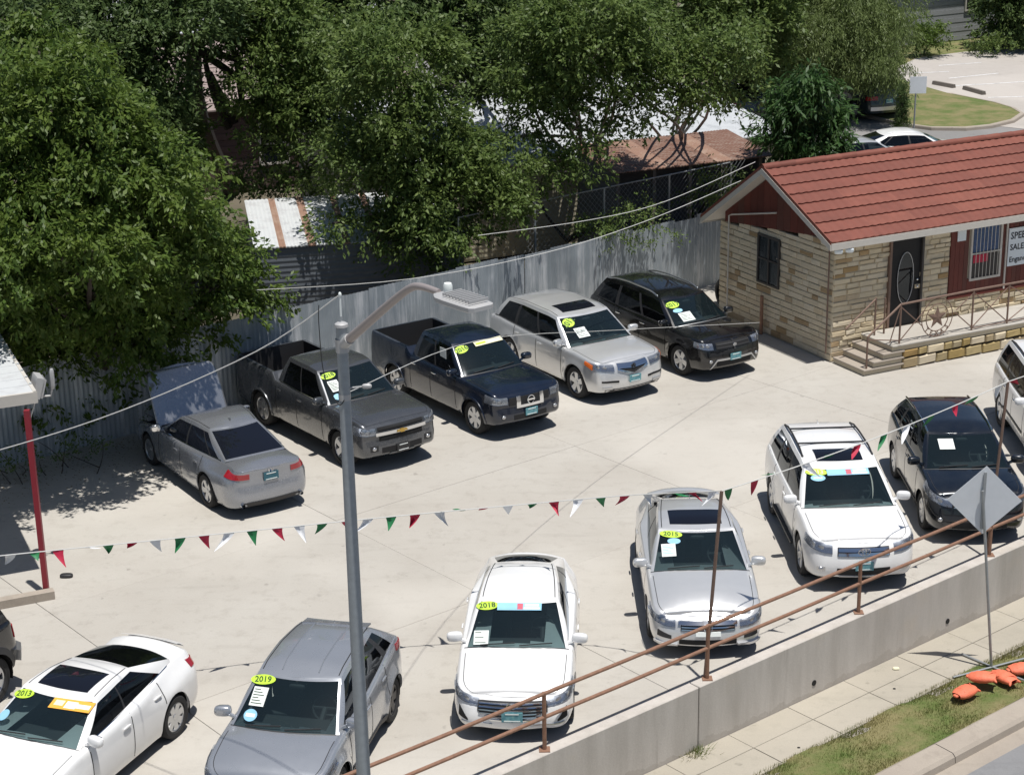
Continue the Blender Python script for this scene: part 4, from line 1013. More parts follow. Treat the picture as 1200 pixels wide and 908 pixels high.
# roof: stepped courses of wavy metal tile panels
def roofpt(side, u, s):      # s 0 at eave .. 1 at ridge
    if side == 'F': return Q(u, -.36+(VR+.36)*s, EF+(RZ-EF)*s)
    return Q(u, BD+.24-(BD+.24-VR)*s, ER+(RZ-ER)*s)
for side in 'FR':
    nc = 8; nrm = (roofpt(side, 1, 0)-roofpt(side, 0, 0)).cross(roofpt(side, 0, 1)-roofpt(side, 0, 0)).normalized()
    if nrm.z < 0: nrm = -nrm
    for c in range(nc):
        s0, s1 = c/nc, (c+1)/nc
        np_ = 6; U0, U1 = -.38, BL+.38
        for p in range(np_):
            ua, ub = U0+(U1-U0)*p/np_, U0+(U1-U0)*(p+1)/np_; mb = MB(); nw = 6; cols_ = []
            for i in range(nw*4+1):
                uu_ = ua+(ub-ua)*i/(nw*4); wv = .022*(.5+.5*math.sin(2*math.pi*(i/4)+.5))
                cols_.append([roofpt(side, uu_, s0)+nrm*(.015), roofpt(side, uu_, s0)+nrm*(.055+wv), roofpt(side, uu_, s0+(s1-s0)*.5)+nrm*(.040+wv*.9), roofpt(side, uu_, s1)+nrm*(.022+wv*.7)])
            mb.grid(cols_); mb.build('roof_tile_panel', 'roof_tile', bd, ang=50)
mb = MB()
for side in 'FR': mb.poly(*[roofpt(side, u, s) for u, s in ((-.36, 0), (BL+.36, 0), (BL+.36, 1), (-.36, 1))])
for side in 'FR': mb.poly(*[roofpt(side, u, s)-Vector((0, 0, .10)) for u, s in ((-.36, 0), (BL+.36, 0), (BL+.36, 1), (-.36, 1))])
mb.build('roof_deck', 'white_trim', bd, smooth=False)
nr = 18
for i in range(nr):
    ua = -.42+(BL+.84)*i/nr; mb = MB(); L = (BL+.84)/nr+.03; mb.grid([[roofpt('F', ua+L*b, 1)+B2*(.10*math.cos(t))*(1+.10*b)+Vector((0, 0, .035+.085*math.sin(t)*(1+.12*b))) for t in np.linspace(-.2, math.pi+.2, 9)] for b in (0, .9, 1)]); mb.build('ridge_cap', 'roof_tile', bd)
def rake(u, side, name, mat, z0, z1, w_=.03, o=0.):
    mb = MB(); A, B_ = roofpt(side, u, -.01), roofpt(side, u, 1.0)
    for uo in (0, 1): pass
    a = [A+Vector((0, 0, z0)), B_+Vector((0, 0, z0)), B_+Vector((0, 0, z1)), A+Vector((0, 0, z1))]; b = [p+B1*w_ for p in a]
    mb.poly(*a); mb.poly(*b)
    for q in range(4): mb.poly(a[q], a[(q+1) % 4], b[(q+1) % 4], b[q])
    mb.build(name, mat, bd, smooth=False)
for side in 'FR':
    for u, w_ in ((-.40, -.03), (BL+.37, .03)):
        rake(u, side, 'barge_board', 'white_trim', -.13, .01, w_); rake(u-.02, side, 'rake_tile', 'roof_tile', .012, .10, w_+.05)
mb = MB(); bbox(mb, -.40, BL+.40, -.40, -.365, EF-.14, EF+.02); mb.build('fascia', 'white_trim', bd, smooth=False)
mb = MB(); bbox(mb, -.37, BL+.37, -.365, .03, EF-.05, EF-.02); mb.build('soffit', 'white_trim', bd, smooth=False)
mb = MB(); bbox(mb, -.40, BL+.40, BD+.245, BD+.28, ER-.14, ER+.02); mb.build('fascia', 'white_trim', bd, smooth=False)
# door
mb = MB(); bbox(mb, 1.66, 2.58, -.0, .06, .61, 2.86); dr = mb.build('door', 'door_dark', bd, smooth=False)
mb = MB(); c = Q(2.12, -.012, 1.80); mb.poly(*[c+B1*.23*math.cos(t)+Vector((0, 0, .62*math.sin(t))) for t in np.linspace(0, 2*math.pi, 25)[:-1]]); mb.build('oval_glass', 'window_pane', dr, smooth=False)
mb = MB(); mb.tube([c+B2*-.01+B1*.24*math.cos(t)+Vector((0, 0, .64*math.sin(t))) for t in np.linspace(0, 2*math.pi, 25)], .010, 6, False); mb.build('glass_rim', 'lamp_grey', dr)
mb = MB(); mb.blob(Q(2.48, -.04, 1.55), (.03, .03, .03), 1, 8, 6); mb.blob(Q(2.48, -.03, 1.72), (.025, .02, .03), 1, 8, 6); mb.build('handle', 'chrome', dr)
for u0, u1, z0, z1 in ((1.60, 1.665, .60, 2.92), (2.575, 2.63, .60, 2.92), (1.66, 2.58, 2.86, 2.92)): mb = MB(); bbox(mb, u0, u1, -.06, .05, z0, z1); mb.build('door_frame', 'brown_pipe' if u0 < 1.65 else 'dark_trim', bd, smooth=False)
# barred window
mb = MB(); bbox(mb, 4.12, 5.06, .0, .03, 1.50, 2.86); wn = mb.build('window', 'dark_trim', bd, smooth=False)
mb = MB(); bbox(mb, 4.18, 5.0, -.012, -.002, 2.15, 2.80); mb.build('poster', 'poster_blue', wn, smooth=False)
mb = MB(); bbox(mb, 4.20, 4.66, -.018, -.006, 1.88, 2.08); sgn = mb.build('open_sign', 'flag_red', wn, smooth=False)
for v0, v1, z0, z1 in ((4.10, 5.08, 1.44, 1.50), (4.10, 5.08, 2.86, 2.91), (5.02, 5.08, 1.50, 2.86), (4.10, 4.15, 1.50, 2.86), (4.15, 5.02, 2.10, 2.135)): mb = MB(); bbox(mb, v0, v1, -.035, .02, z0, z1); mb.build('frame', 'white_trim', wn, smooth=False)
for i in range(7): mb = MB(); q = Q(4.25+i*.115, -.055, 1.48); mb.tube([q, q+Vector((0, 0, 1.38))], .008, 5); mb.build('bar', 'white_trim', wn)
# notice and big sign
mb = MB(); bbox(mb, 3.66, 3.92, -.03, -.012, 2.50, 2.80); mb.build('notice', 'sign_white', bd, smooth=False)
mb = MB(); bbox(mb, 5.28, 7.25, -.04, -.012, 1.66, 2.62); bs_ = mb.build('sign_board', 'sign_white', bd, smooth=False)
for txt, z, sz in (('SPEEDWAY', 2.42, .24), ('SALES SPEEDWAY', 2.13, .21), ('Enganche desde', 1.82, .19)):
    me = textmesh(txt, sz, bold=True); mn = min(v.co.x for v in me.vertices)
    for v in me.vertices: x, y = v.co.x-mn+5.33, v.co.y+z; q = Q(x, -.045, y); v.co = q
    link('lettering', me, 'ink_dark', bs_)
for v0, v1, z0, z1 in ((5.20, 5.24, 1.1, 2.95),): mb = MB(); bbox(mb, v0, v1, -.04, -.0, z0, z1); mb.build('wall_trim', 'white_trim', bd, smooth=False)
# gable window, pipe, lights
mb = MB(); mb.box((0, 0, 0), (0, 0, 0)) if 0 else None
def sbox(mb, v0, v1, z0, z1, o0, o1): bbox(mb, -o1, -o0, v0, v1, z0, z1)
mb = MB(); sbox(mb, 2.2, 3.1, 1.32, 2.50, -.04, -.0); gw = mb.build('window', 'window_pane', bd, smooth=False)
for v0, v1, z0, z1 in ((2.18, 3.12, 1.28, 1.33), (2.18, 3.12, 2.48, 2.54), (2.18, 2.23, 1.33, 2.48), (3.07, 3.12, 1.33, 2.48), (2.62, 2.66, 1.33, 2.48), (2.23, 3.07, 1.90, 1.94)): mb = MB(); sbox(mb, v0, v1, z0, z1, -.01, .03); mb.build('frame', 'dark_trim', gw, smooth=False)
mb = MB(); mb.tube([Q(-.06, 4.35, .1), Q(-.06, 4.35, 2.72), Q(-.06, 4.2, 2.78), Q(-.06, 2.3, 3.2)], .022, 7); mb.build('conduit', 'white_trim', bd)
mb = MB(); mb.tube([Q(-.06, .12, .2), Q(-.06, .12, 2.9)], .02, 7); mb.build('conduit', 'brown_pipe', bd)
mb = MB(); mb.tube([Q(-.10, 2.75, .0), Q(-.10, 2.75, 1.0)], .045, 8); mb.build('gas_pipe', 'rust_pipe', bd)
for u, v in ((-.12, -.30), (.18, -.32)):
    mb = MB(); mb.blob(Q(u, v, EF-.20), (.10, .07, .06), .5, rot=Matrix.Rotation(.3, 3, 'X')); mb.build('floodlight', 'sign_white', bd)
# ---------------------------------------------------------------- porch, steps and ramp railing
po = thing('porch', 'concrete porch with steps and a stone-faced base in front of the office', 'porch', BC)
PZ = .62
for i in range(4):
    mb = MB(); bbox(mb, .05+.27*i, 1.15 if i < 3 else 12.0, -1.22, -.06, .155*i, .155*(i+1)-.045)
    o = mb.build('step_core', 'mortar', po, smooth=False) if i < 3 else mb.build('porch_core', 'mortar', po, smooth=False)
    mb = MB(); bbox(mb, .02+.27*i, 1.2 if i < 3 else 12.0, -1.27 if i < 3 else -1.27, -.05, .155*(i+1)-.045, .155*(i+1)); o = mb.build('step' if i < 3 else 'porch_floor', 'concrete' if i == 3 else 'kerb', po, smooth=False); bv = o.modifiers.new('edge', 'BEVEL'); bv.width = .012
for row in (0, 1):
    a = 1.15
    while a < 10.5:
        w_ = random.uniform(.22, .58); za, zb = ((.01, .26) if row == 0 else (.27, .47)); za += random.uniform(0, .01); zb += random.uniform(-.02, .0)
        mb = MB(); f = [(a+.01, za), (a+w_-.012, za+random.uniform(0, .02)), (a+w_-.015, zb), (a+.015, zb-random.uniform(0, .02))]; F_ = [Q(x, -1.225, z) for x, z in f]; G_ = [Q(x+(.02 if k in (0, 3) else -.02), -1.255-random.uniform(0, .025), z+(.02 if k < 2 else -.02)) for k, (x, z) in enumerate(f)]
        mb.poly(*G_)
        for q in range(4): mb.poly(F_[q], F_[(q+1) % 4], G_[(q+1) % 4], G_[q])
        mb.build('base_stone', 'gold_stone' if random.random() < .6 else 'limestone', po, smooth=False); a += w_
pr_ = thing('porch_railing', 'brown pipe railing with crossed braces and a round star emblem', 'railing', BC)
def prail(a, b, r=.02, name='rail'): mb = MB(); mb.tube([a, b], r, 7); return mb.build(name, 'brown_pipe', pr_)
PU = [(.15, .06, .92), (1.08, .62, 1.58), (3.25, .62, 1.62), (4.35, .62, 1.62), (6.0, .62, 1.62), (7.6, .62, 1.62), (9.2, .62, 1.62)]
for (u, z0, z1) in PU: prail(Q(u, -1.18, z0), Q(u, -1.18, z1), .024, 'post')
for (u0, a0, b0), (u1, a1, b1) in zip(PU, PU[1:]):
    prail(Q(u0, -1.18, b0), Q(u1, -1.18, b1), .026)
    if u0 > 2: prail(Q(u0, -1.18, b0-.05), Q(u1, -1.18, a1+.06), .014, 'brace'); 
    if u0 > 2: prail(Q(u0, -1.18, a0+.06), Q(u1, -1.18, b1-.05), .014, 'brace'); prail(Q(u0, -1.18, a0+.05), Q(u1, -1.18, a1+.05), .014)
prail(Q(.15, -1.18, .86), Q(1.08, -1.18, .70), .014, 'brace'); prail(Q(1.08, -1.18, 1.55), Q(.8, -1.18, .68), .014, 'brace')
for u in (1.75,): prail(Q(1.08, -1.18, 1.52), Q(u, -1.18, .95), .014, 'brace'); prail(Q(1.08, -1.18, .68), Q(u, -1.18, 1.3), .014, 'brace')
prail(Q(3.25, -1.18, 1.55), Q(2.75, -1.18, 1.2), .014, 'brace'); prail(Q(3.25, -1.18, .7), Q(2.7, -1.18, 1.15), .014, 'brace')
for (u, z0, z1) in ((1.0, .62, 1.55), (1.28, .62, 1.5)): prail(Q(u, -.35, z0), Q(u, -.35, z1), .024, 'post')
prail(Q(.15, -.35, .9), Q(1.0, -.35, 1.52), .024)
ec = Q(2.18, -1.18, 1.10)
for r_ in (.46, .33):
    mb = MB(); mb.tube([ec+B1*r_*math.cos(t)+Vector((0, 0, r_*math.sin(t))) for t in np.linspace(0, 2*math.pi, 31)], .012, 6, False); mb.build('emblem_ring', 'brown_pipe', pr_)
mb = MB(); sp_ = []
for i in range(10): a = math.pi/2+i*math.pi/5; r_ = .30 if i % 2 == 0 else .12; sp_.append(ec+B1*r_*math.cos(a)+Vector((0, 0, r_*math.sin(a))))
for i in range(10): mb.poly(sp_[i], sp_[(i+1) % 10], ec+B2*-.03); mb.poly(sp_[i], sp_[(i+1) % 10], ec+B2*.03)
mb.build('emblem_star', 'brown_pipe', pr_, smooth=False)
for i, chr_ in enumerate('TEXAS'):
    me = textmesh(chr_, .15, font_ext=.006, bold=True); a = R(-90+(i-2)*24); ct, st_ = math.cos(a+math.pi/2), math.sin(a+math.pi/2)
    for v in me.vertices: x, y = v.co.x, v.co.y; v.co = ec+B1*(.395*math.cos(a)+x*ct-y*st_)+Vector((0, 0, .395*math.sin(a)+x*st_+y*ct))+B2*v.co.z
    link('emblem_letter', me, 'brown_pipe', pr_)
# clutter between the fence and the building
def item(name, label, cat, loc, f, mat, rz=0): mb = MB(); f(mb); o = link(name, mb.mesh(), mat, loc=loc); o.rotation_euler = (0, 0, rz); return tag(o, label, cat)
item('bucket', 'white plastic bucket behind the black SUV near the office corner', 'bucket', at(804, 330, .0), lambda m: m.lathe([(.0, .0), (.14, 0), (.17, .36), (.185, .37), (.165, .36), (.13, .02), (0, .02)], seg=18), 'bucket')
item('tyre', 'black rubber tyre leaning against the side wall of the office', 'tyre', at(848, 358, .0)+Vector((0, 0, .36)), lambda m: m.lathe([(.21, -.09), (.24, -.115), (.34, -.1), (.37, -.07), (.37, .07), (.34, .1), (.24, .115), (.21, .09)], axis='X', seg=28), 'tyre', R(20))
def planks(m):
    for i in range(9):
        r_ = Matrix.Rotation(random.uniform(-.5, .5), 3, 'Z') @ Matrix.Rotation(random.uniform(-.25, .25), 3, 'Y'); m.box((-.6, -.08, .0), (.6, .08, .04), rot=r_, org=(random.uniform(-.2, .2), random.uniform(-.2, .2), .05+i*.055))
o = item('scrap_pile', 'pile of reddish scrap boards between the fence end and the office', 'scrap pile', at(822, 322, 0), lambda m: None or m.box((-.5, -.4, 0), (.5, .4, .06)), 'sheet_rust')
for i in range(10):
    mb = MB(); r_ = Matrix.Rotation(random.uniform(-.6, .6), 3, 'Z') @ Matrix.Rotation(random.uniform(-.3, .3), 3, 'Y'); mb.box((-.6, -.08, .0), (.6, .08, .04), rot=r_, org=(random.uniform(-.2, .2), random.uniform(-.2, .2), .05+i*.06)); mb.build('board', random.choice(['sheet_rust', 'wood_grey', 'siding_cream', 'red_wood']), o, smooth=False)
item('debris_clump', 'small dark rag lying on the concrete near the foot of the red post', 'litter', at(78, 676), lambda m: m.blob((0, 0, .03), (.12, .07, .04), .7), 'black_plastic')
for q, lb_ in (((342, 884), 'x'),): pass
# ---------------------------------------------------------------- left canopy with red post
cn = thing('canopy', 'flat white metal canopy on a thin red steel post at the left edge', 'canopy', at(55, 697)); NO = cn.location
c0_ = at(41, 462, 3.45); ang = R(39.3); cu, cv = Vector((cP, sP, 0)), Vector((-sP, cP, 0))
crn = at(41, 462, 3.5); bk = at(0, 397, 3.5); d1 = (bk-crn).normalized(); fw_ = at(0, 469, 3.5); d2 = (fw_-crn).normalized(); d2 = Vector((-d1.y, d1.x, 0)) if Vector((-d1.y, d1.x, 0)).x < 0 else Vector((d1.y, -d1.x, 0))
for i in range(9):
    mb = MB(); p = crn-NO+d1*(.42*i); q = [p, p+d1*.41, p+d1*.41+d2*6, p+d2*6]; z = Vector((0, 0, .05)); mb.poly(*[a+z for a in q]); mb.poly(*q)
    for k in range(4): mb.poly(q[k], q[(k+1) % 4], q[(k+1) % 4]+z, q[k]+z)
    rb = q[1]; mb.box((-.02, -.02, .03), (.02, .02, .09), org=rb); mb.build('roof_panel', 'sheet_white', cn, smooth=False)
mb = MB()
def bar(mb, a, b, w_, z0, z1):
    d = (b-a).normalized(); n_ = Vector((-d.y, d.x, 0))*w_
    mb.prism([a-n_, b-n_, b+n_, a+n_], z0, z1)
bar(mb, crn-NO-d1*.05, crn-NO+d1*3.8, .03, 3.36, 3.56); mb.build('fascia', 'white_trim', cn, smooth=False)
mb = MB(); bar(mb, crn-NO-d1*.04-d2*.03, crn-NO-d1*.04+d2*6, .03, 3.36, 3.56); mb.build('fascia', 'white_trim', cn, smooth=False)
mb = MB(); mb.tube([(0, 0, .0), (-.02, .02, 3.42)], .065, 4); mb.build('post', 'red_paint', cn, smooth=False)
mb = MB(); bar(mb, Vector((0, 0, 0))-d2*.1-d1*.15, Vector((0, 0, 0))+d2*6-d1*.15, .09, 0.004, .15); mb.build('kerb_base', 'kerb', cn, smooth=False)
fx = thing('floodlight', 'grey boxy floodlight bracketed to the corner of the white canopy', 'floodlight', at(44, 458, 3.35)); 
mb = MB(); mb.box((-.10, -.20, -.10), (.02, .20, .28), rot=Matrix.Rotation(R(25), 3, 'Z') @ Matrix.Rotation(.3, 3, 'Y')); mb.build('housing', 'lamp_grey', fx, smooth=False)
for i in range(5): mb = MB(); mb.box((.02, -.18+i*.08, -.08), (.07, -.165+i*.08, .26), rot=Matrix.Rotation(R(25), 3, 'Z') @ Matrix.Rotation(.3, 3, 'Y')); mb.build('cooling_fin', 'lamp_grey', fx, smooth=False)
mb = MB(); mb.tube([(-.25, .0, -.12), (.22, .02, -.10), (.26, .02, .05)], .02, 6); mb.blob((.28, .0, .22), (.035, .05, .19), .5); mb.tube([(-.02, 0, -.1), (-.18, -.1, -.55)], .012, 5); mb.build('bracket', 'lamp_grey', fx)

# ---------------------------------------------------------------- the cars
def grille(c, y, z0, z1, bars=3, zz=None, frame=None, mat='rubber_seam', barmat='chrome', vert=0, bt=.012):
    g = c.patch('grille', mat, c.fr(-y, y, z0, z1) if not zz else c.fr(-y, y, z0, z1), n=12, m=2, thick=.012)
    for i in range(bars):
        z = z0+(z1-z0)*(i+.5)/bars; c.patch('grille_bar', barmat, c.fr(-y*.97, y*.97, z-bt, z+bt), n=12, m=1, thick=.022, parent=g)
    if frame:
        for za, zb in ((z0-frame, z0), (z1, z1+frame)): c.patch('grille_frame', barmat, c.fr(-y-frame, y+frame, za, zb), n=12, m=1, thick=.02, parent=g)
        for sg in (-1, 1): c.patch('grille_frame', barmat, c.fr(sg*y, sg*(y+frame), z0, z1), n=2, m=2, thick=.02, parent=g)
    return g
def intake(c, y, z0, z1): return c.patch('lower_intake', 'rubber_seam', c.fr(-y, y, z0, z1), n=12, m=2, thick=.006)
def foglights(c, y0, y1, z0, z1, bezel='black_plastic'):
    for sg in (-1, 1):
        f = c.patch('fog_light', bezel, c.fr(sg*y0, sg*y1, z0, z1), n=4, m=2, thick=.008)
        q = c.S(c.tF((y0+y1)/2), (z0+z1)/2, .012, sg); mb = MB(); mb.blob(q, (.02, .05, .04), 1); mb.build('lamp', 'alloy', f)
def badge(c, z, kind, mat='chrome', s=.08, off=.03, rear=False):
    sg = -1 if rear else 1; q = c.S((c.tR if rear else c.tF)(0), z, off); mb = MB(); X = q.x; Y = lambda y, zz: (X, y, z+zz)
    def ring(a, b, r): mb.tube([(X, a*math.cos(t), z+b*math.sin(t)) for t in np.linspace(0, 2*math.pi, 19)], r, 5, False)
    if kind == 'bowtie':
        w_, h = s*1.3, s*.40
        pts = [(-w_, -h*.55), (-w_*.36, -h*.55), (-w_*.28, -h), (w_*.45, -h), (w_*.36, -h*.5), (w_, -h*.5), (w_*.85, h*.55), (w_*.33, h*.55), (w_*.26, h), (-w_*.40, h), (-w_*.33, h*.55), (-w_*.85, h*.55)]
        mb.poly(*[Y(a, b) for a, b in pts]); mb.poly(*[(X-.02, a, z+b) for a, b in pts]); n = len(pts)
        for i in range(n): a, b = pts[i], pts[(i+1) % n]; mb.poly(Y(*a), Y(*b), (X-.02, b[0], z+b[1]), (X-.02, a[0], z+a[1]))
    elif kind == 'ringbar': ring(s, s, .011); mb.box((X-.012, -s*1.15, z-.018), (X+.012, s*1.15, z+.018))
    elif kind == 'caliper':
        ring(s*.85, s, .008); mb.tube([Y(-s*.45, -s*.9), Y(-s*.1, s*.9)], .011, 5); mb.tube([Y(s*.45, -s*.9), Y(s*.1, s*.9)], .011, 5); mb.tube([Y(-s*.3, 0), Y(s*.3, 0)], .008, 5)
    elif kind == 'H':
        for a in (-1, 1): mb.tube([Y(a*s*.5, -s*.7), Y(a*s*.62, s*.7)], .012, 5)
        mb.tube([Y(-s*.5, 0), Y(s*.5, 0)], .012, 5); mb.tube([Y(-s*.95, -s*.85), Y(s*.95, -s*.85), Y(s*1.05, s*.9), Y(-s*1.05, s*.9), Y(-s*.95, -s*.85)], .007, 5)
    elif kind == 'slantH':
        ring(s*1.15, s*.65, .009); mb.tube([Y(-s*.5, -s*.35), Y(-s*.2, s*.4)], .011, 5); mb.tube([Y(s*.2, -s*.4), Y(s*.5, s*.35)], .011, 5); mb.tube([Y(-s*.3, 0), Y(s*.3, 0)], .009, 5)
    elif kind == 'ovals': ring(s*1.15, s*.75, .009); ring(s*.38, s*.70, .008); mb.tube([(X, s*.75*math.cos(t), z+s*.28+s*.30*math.sin(t)) for t in np.linspace(0, 2*math.pi, 15)], .007, 5, False)
    elif kind == 'cross': ring(s*.9, s*.7, .008); mb.tube([Y(-s*.8, 0), Y(s*.8, 0)], .009, 5); mb.tube([Y(0, -s*.6), Y(0, s*.6)], .009, 5)
    return mb.build('badge', mat, c.root)
def cladding(c, z1, mat='black_plastic'):
    for sg in (-1, 1):
        c.patch('sill_trim', mat, lambda a, b, off: c.S(c.tX(c.fo+c.R+.08)+(c.tX(c.fo+c.wb-c.R-.08)-c.tX(c.fo+c.R+.08))*a, c.zs+(z1-c.zs)*b, off, sg), n=10, m=2, thick=.012)
def archtrim(c, mat='black_plastic', w_=.05):
    for xx in c.xw:
        for sg in (-1, 1):
            mb = MB(); rows = []
            for a in np.linspace(-.15, math.pi+.15, 18):
                row = []
                for rr, o in ((c.R+.05, .016), (c.R+.055+w_, .016), (c.R+.06+w_, -.005)):
                    x = xx+rr*math.cos(a); z = max(c.zs+.01, c.R+rr*math.sin(a)); row.append(c.S(float(np.interp(-x, -c.PT[:, 0], c.T)), min(z, c.zsh(x)-.03), o, sg))
                rows.append(row)
            mb.grid(rows); mb.build('arch_trim', mat, c.root)
def beltline(c, mat='chrome'):
    for sg in (-1, 1):
        mb = MB(); mb.tube([c.G('S', q, .055, .006, sg) for q in np.linspace(.03, .97, 16)], .009, 5); mb.build('window_trim', mat, c.root)
def trunk_rear(c, y, z0, z1): pass

ROW1 = 'used cars parked along the corrugated fence'; ROW2 = 'used cars parked facing the street railing'
BLUEBAND = [(-.46, -.04, -.3, .05, 'sticker_blue'), (-.05, .08, -.4, .4, 'sticker_red'), (.12, .44, .02, .36, 'sticker_white'), (.1, .46, -.38, -.1, 'sticker_white')]
# silver sedan with its hood up, seen from behind
a18 = Car('sedan', 'silver four-door sedan with its hood standing open beside the shaded fence', 'car', -5.96, 35.15, 122.9, 'paint_bluesilver', ROW1,
    L=4.88, W=1.86, fo=.95, wb=2.83, R=.34, style='twin', sh=[(0, .67), (.25, .74), (.8, .84), (1.35, .91), (2, .93), (3.2, .96), (3.9, .99), (4.5, 1.0), (4.75, .99), (4.88, .97)],
    roof=[(1.9, 1.33), (2.3, 1.385), (2.8, 1.40), (3.2, 1.37), (3.5, 1.31)], c0=1.3, h0=2.12, h1=3.30, c1=4.28, doors=[1.55, 2.62, 3.52], hood=(.03, 1.26, 4.35, 4.85),
    windows=[(.05, .43), (.46, .80), (.82, .93)], hood_open=R(70), interior='interior_black', glass='glass_roof', rear=[(0, .1), (.1, .03), (.22, 0), (.45, 0), (.55, .035), (.8, .05), (.95, .045), (1, .05)], bwin=(.06, .94, .95))
a18.tail(.44, .42, .80, .90, .84, .95); a18.plate(.80, rear=True, mat='plate_dark'); badge(a18, .90, 'H', rear=True, s=.05, off=.01); a18.antenna(3.05); a18.finish(); beltline(a18)
a18.patch('bumper_trim', 'black_plastic', a18.fr(-.62, .62, .24, .34, rear=True), n=10, m=1, thick=.01)
for sg in (-1, 1):
    mb = MB(); q = a18.S(a18.tR(.62), .30, .02, sg); mb.lathe([(.04, -.04), (.048, .04), (.038, .04), (.03, -.02)], c=q, axis='X', seg=10); mb.build('exhaust_tip', 'chrome', a18.root)
mb = MB(); xh = a18.X(1.2); mb.box((xh, -.72, .45), (a18.X(.2), .72, .62)); mb.blob((a18.X(.75), 0, .66), (.3, .34, .12), .5); mb.blob((a18.X(.9), .5, .66), (.14, .12, .14), .6); mb.blob((a18.X(.6), -.5, .64), (.16, .12, .1), .6)
mb.box((xh-.02, -.75, .5), (xh, .75, .93)); mb.build('engine_bay', 'engine_bay', a18.root)
mb = MB(); mb.tube([(a18.X(.3), -.6, .66), (a18.X(.55), -.62, 1.45)], .008, 5); mb.build('hood_prop', 'steel', a18.root)
# grey pickup
co = Car('pickup_truck', 'charcoal grey crew cab pickup with chrome grille bar, second from left along the fence', 'pickup truck', -3.85, 37.62, -53.6, 'paint_grey', ROW1, type='pickup',
    L=5.40, W=1.886, fo=.93, wb=3.26, R=.385, tw=.25, style='alloy5', zs=.34, bow=.11, bowr=.03, rc=.30, sh=[(0, 1.01), (.3, 1.08), (1.2, 1.14), (1.6, 1.13), (3.6, 1.17), (3.70, 1.33), (5.40, 1.35)],
    roof=[(2.0, 1.67), (2.5, 1.72), (3.3, 1.71), (3.5, 1.69)], c0=1.32, h0=2.12, h1=3.42, c1=3.62, doors=[1.62, 2.66, 3.52], hood=(.12, 1.25), bed=(3.74, 5.26), windows=[(.06, .48), (.51, .90)], flare=.03, crown=.06,
    front=[(0, .10), (.12, .0), (.4, 0), (.46, .03), (.8, .04), (.94, .06), (1, .13)], rear=[(0, .05), (.1, 0), (.3, 0), (.34, .05), (.95, .05), (1, .07)], interior='interior_black')
grille(co, .52, .70, .80, 1, mat='rubber_seam', barmat='rubber_seam'); grille(co, .55, .90, .985, 1, barmat='rubber_seam')
co.patch('chrome_bar', 'chrome', co.fr(-.60, .60, .815, .885), n=14, m=2, thick=.035); badge(co, .85, 'bowtie', 'gold_badge', .10, .05)
co.headlights(.60, .40, .84, .98, .86, 1.02, n=8); foglights(co, .56, .74, .50, .62); intake(co, .48, .44, .56); co.plate(.50, mat='black_plastic'); co.finish(); beltline(co); archtrim(co, 'paint_grey', .04)
co.patch('skid_plate', 'steel', co.fr(-.3, .3, .37, .42), n=6, m=1, thick=.02); co.sticker(-.50, .80, .34, .17, 'sticker_lime', 'oval', '2018', tilt=.15); co.sticker(-.50, .48, .22, .30, 'sticker_white', lines=7); co.sticker(-.56, .18, .2, .16, 'sticker_blue', 'oval')
# dark blue pickup
fr_ = Car('pickup_truck', 'dark navy crew cab pickup with pale cream strip across the top of its windshield', 'pickup truck', -1.09, 39.42, -55.2, 'paint_navy', ROW1, type='pickup',
    L=5.22, W=1.85, fo=.86, wb=3.2, R=.37, tw=.25, style='alloy6', zs=.34, bow=.12, bowr=.03, rc=.30, sh=[(0, .985), (.3, 1.05), (1.2, 1.10), (1.6, 1.10), (3.45, 1.14), (3.56, 1.29), (5.22, 1.31)],
    roof=[(1.95, 1.66), (2.4, 1.72), (3.15, 1.71), (3.4, 1.69)], c0=1.26, h0=2.0, h1=3.3, c1=3.48, doors=[1.55, 2.55, 3.38], hood=(.12, 1.18), bed=(3.6, 5.08), windows=[(.06, .48), (.51, .90)], flare=.035, crown=.06,
    front=[(0, .10), (.12, .0), (.4, 0), (.46, .03), (.8, .04), (.94, .06), (1, .12)], rear=[(0, .05), (.1, 0), (.3, 0), (.34, .05), (.95, .05), (1, .07)], glass='glass_tinted')
for y0, y1 in ((-.24, .24), (.36, .52), (-.52, -.36)):
    g_ = fr_.patch('grille', 'rubber_seam', fr_.fr(y0, y1, .76, .93), n=6, m=2, thick=.014)
for sg in (-1, 1):
    fr_.patch('grille_frame', 'chrome', fr_.fr(sg*.25, sg*.35, .70, .95), n=3, m=2, thick=.03)
fr_.patch('grille_frame', 'chrome', fr_.fr(-.35, .35, .69, .75), n=8, m=1, thick=.026); badge(fr_, .84, 'ringbar', s=.085, off=.04)
fr_.headlights(.56, .42, .80, .95, .84, 1.0); intake(fr_, .42, .44, .55); foglights(fr_, .62, .72, .50, .59); fr_.plate(.58); fr_.finish('chrome'); archtrim(fr_, 'paint_navy', .045)
fr_.sticker(-.50, .78, .34, .2, 'sticker_lime', 'oval', '2016', tilt=.25); fr_.sticker(.22, .87, .78, .13, 'sticker_cream', bandmat=[(-.45, -.1, -.2, .2, 'sticker_lime'), (0, .4, -.25, .1, 'sticker_white')])
c_ = fr_.G('S', .28, .5, .01, -1); mb = MB(); e = Vector((1, 0, 0)); mb.box((c_.x-.12, c_.y-.004, c_.z-.17), (c_.x+.12, c_.y+.002, c_.z+.17)); mb.build('sticker', 'sticker_white', fr_.root, smooth=False)
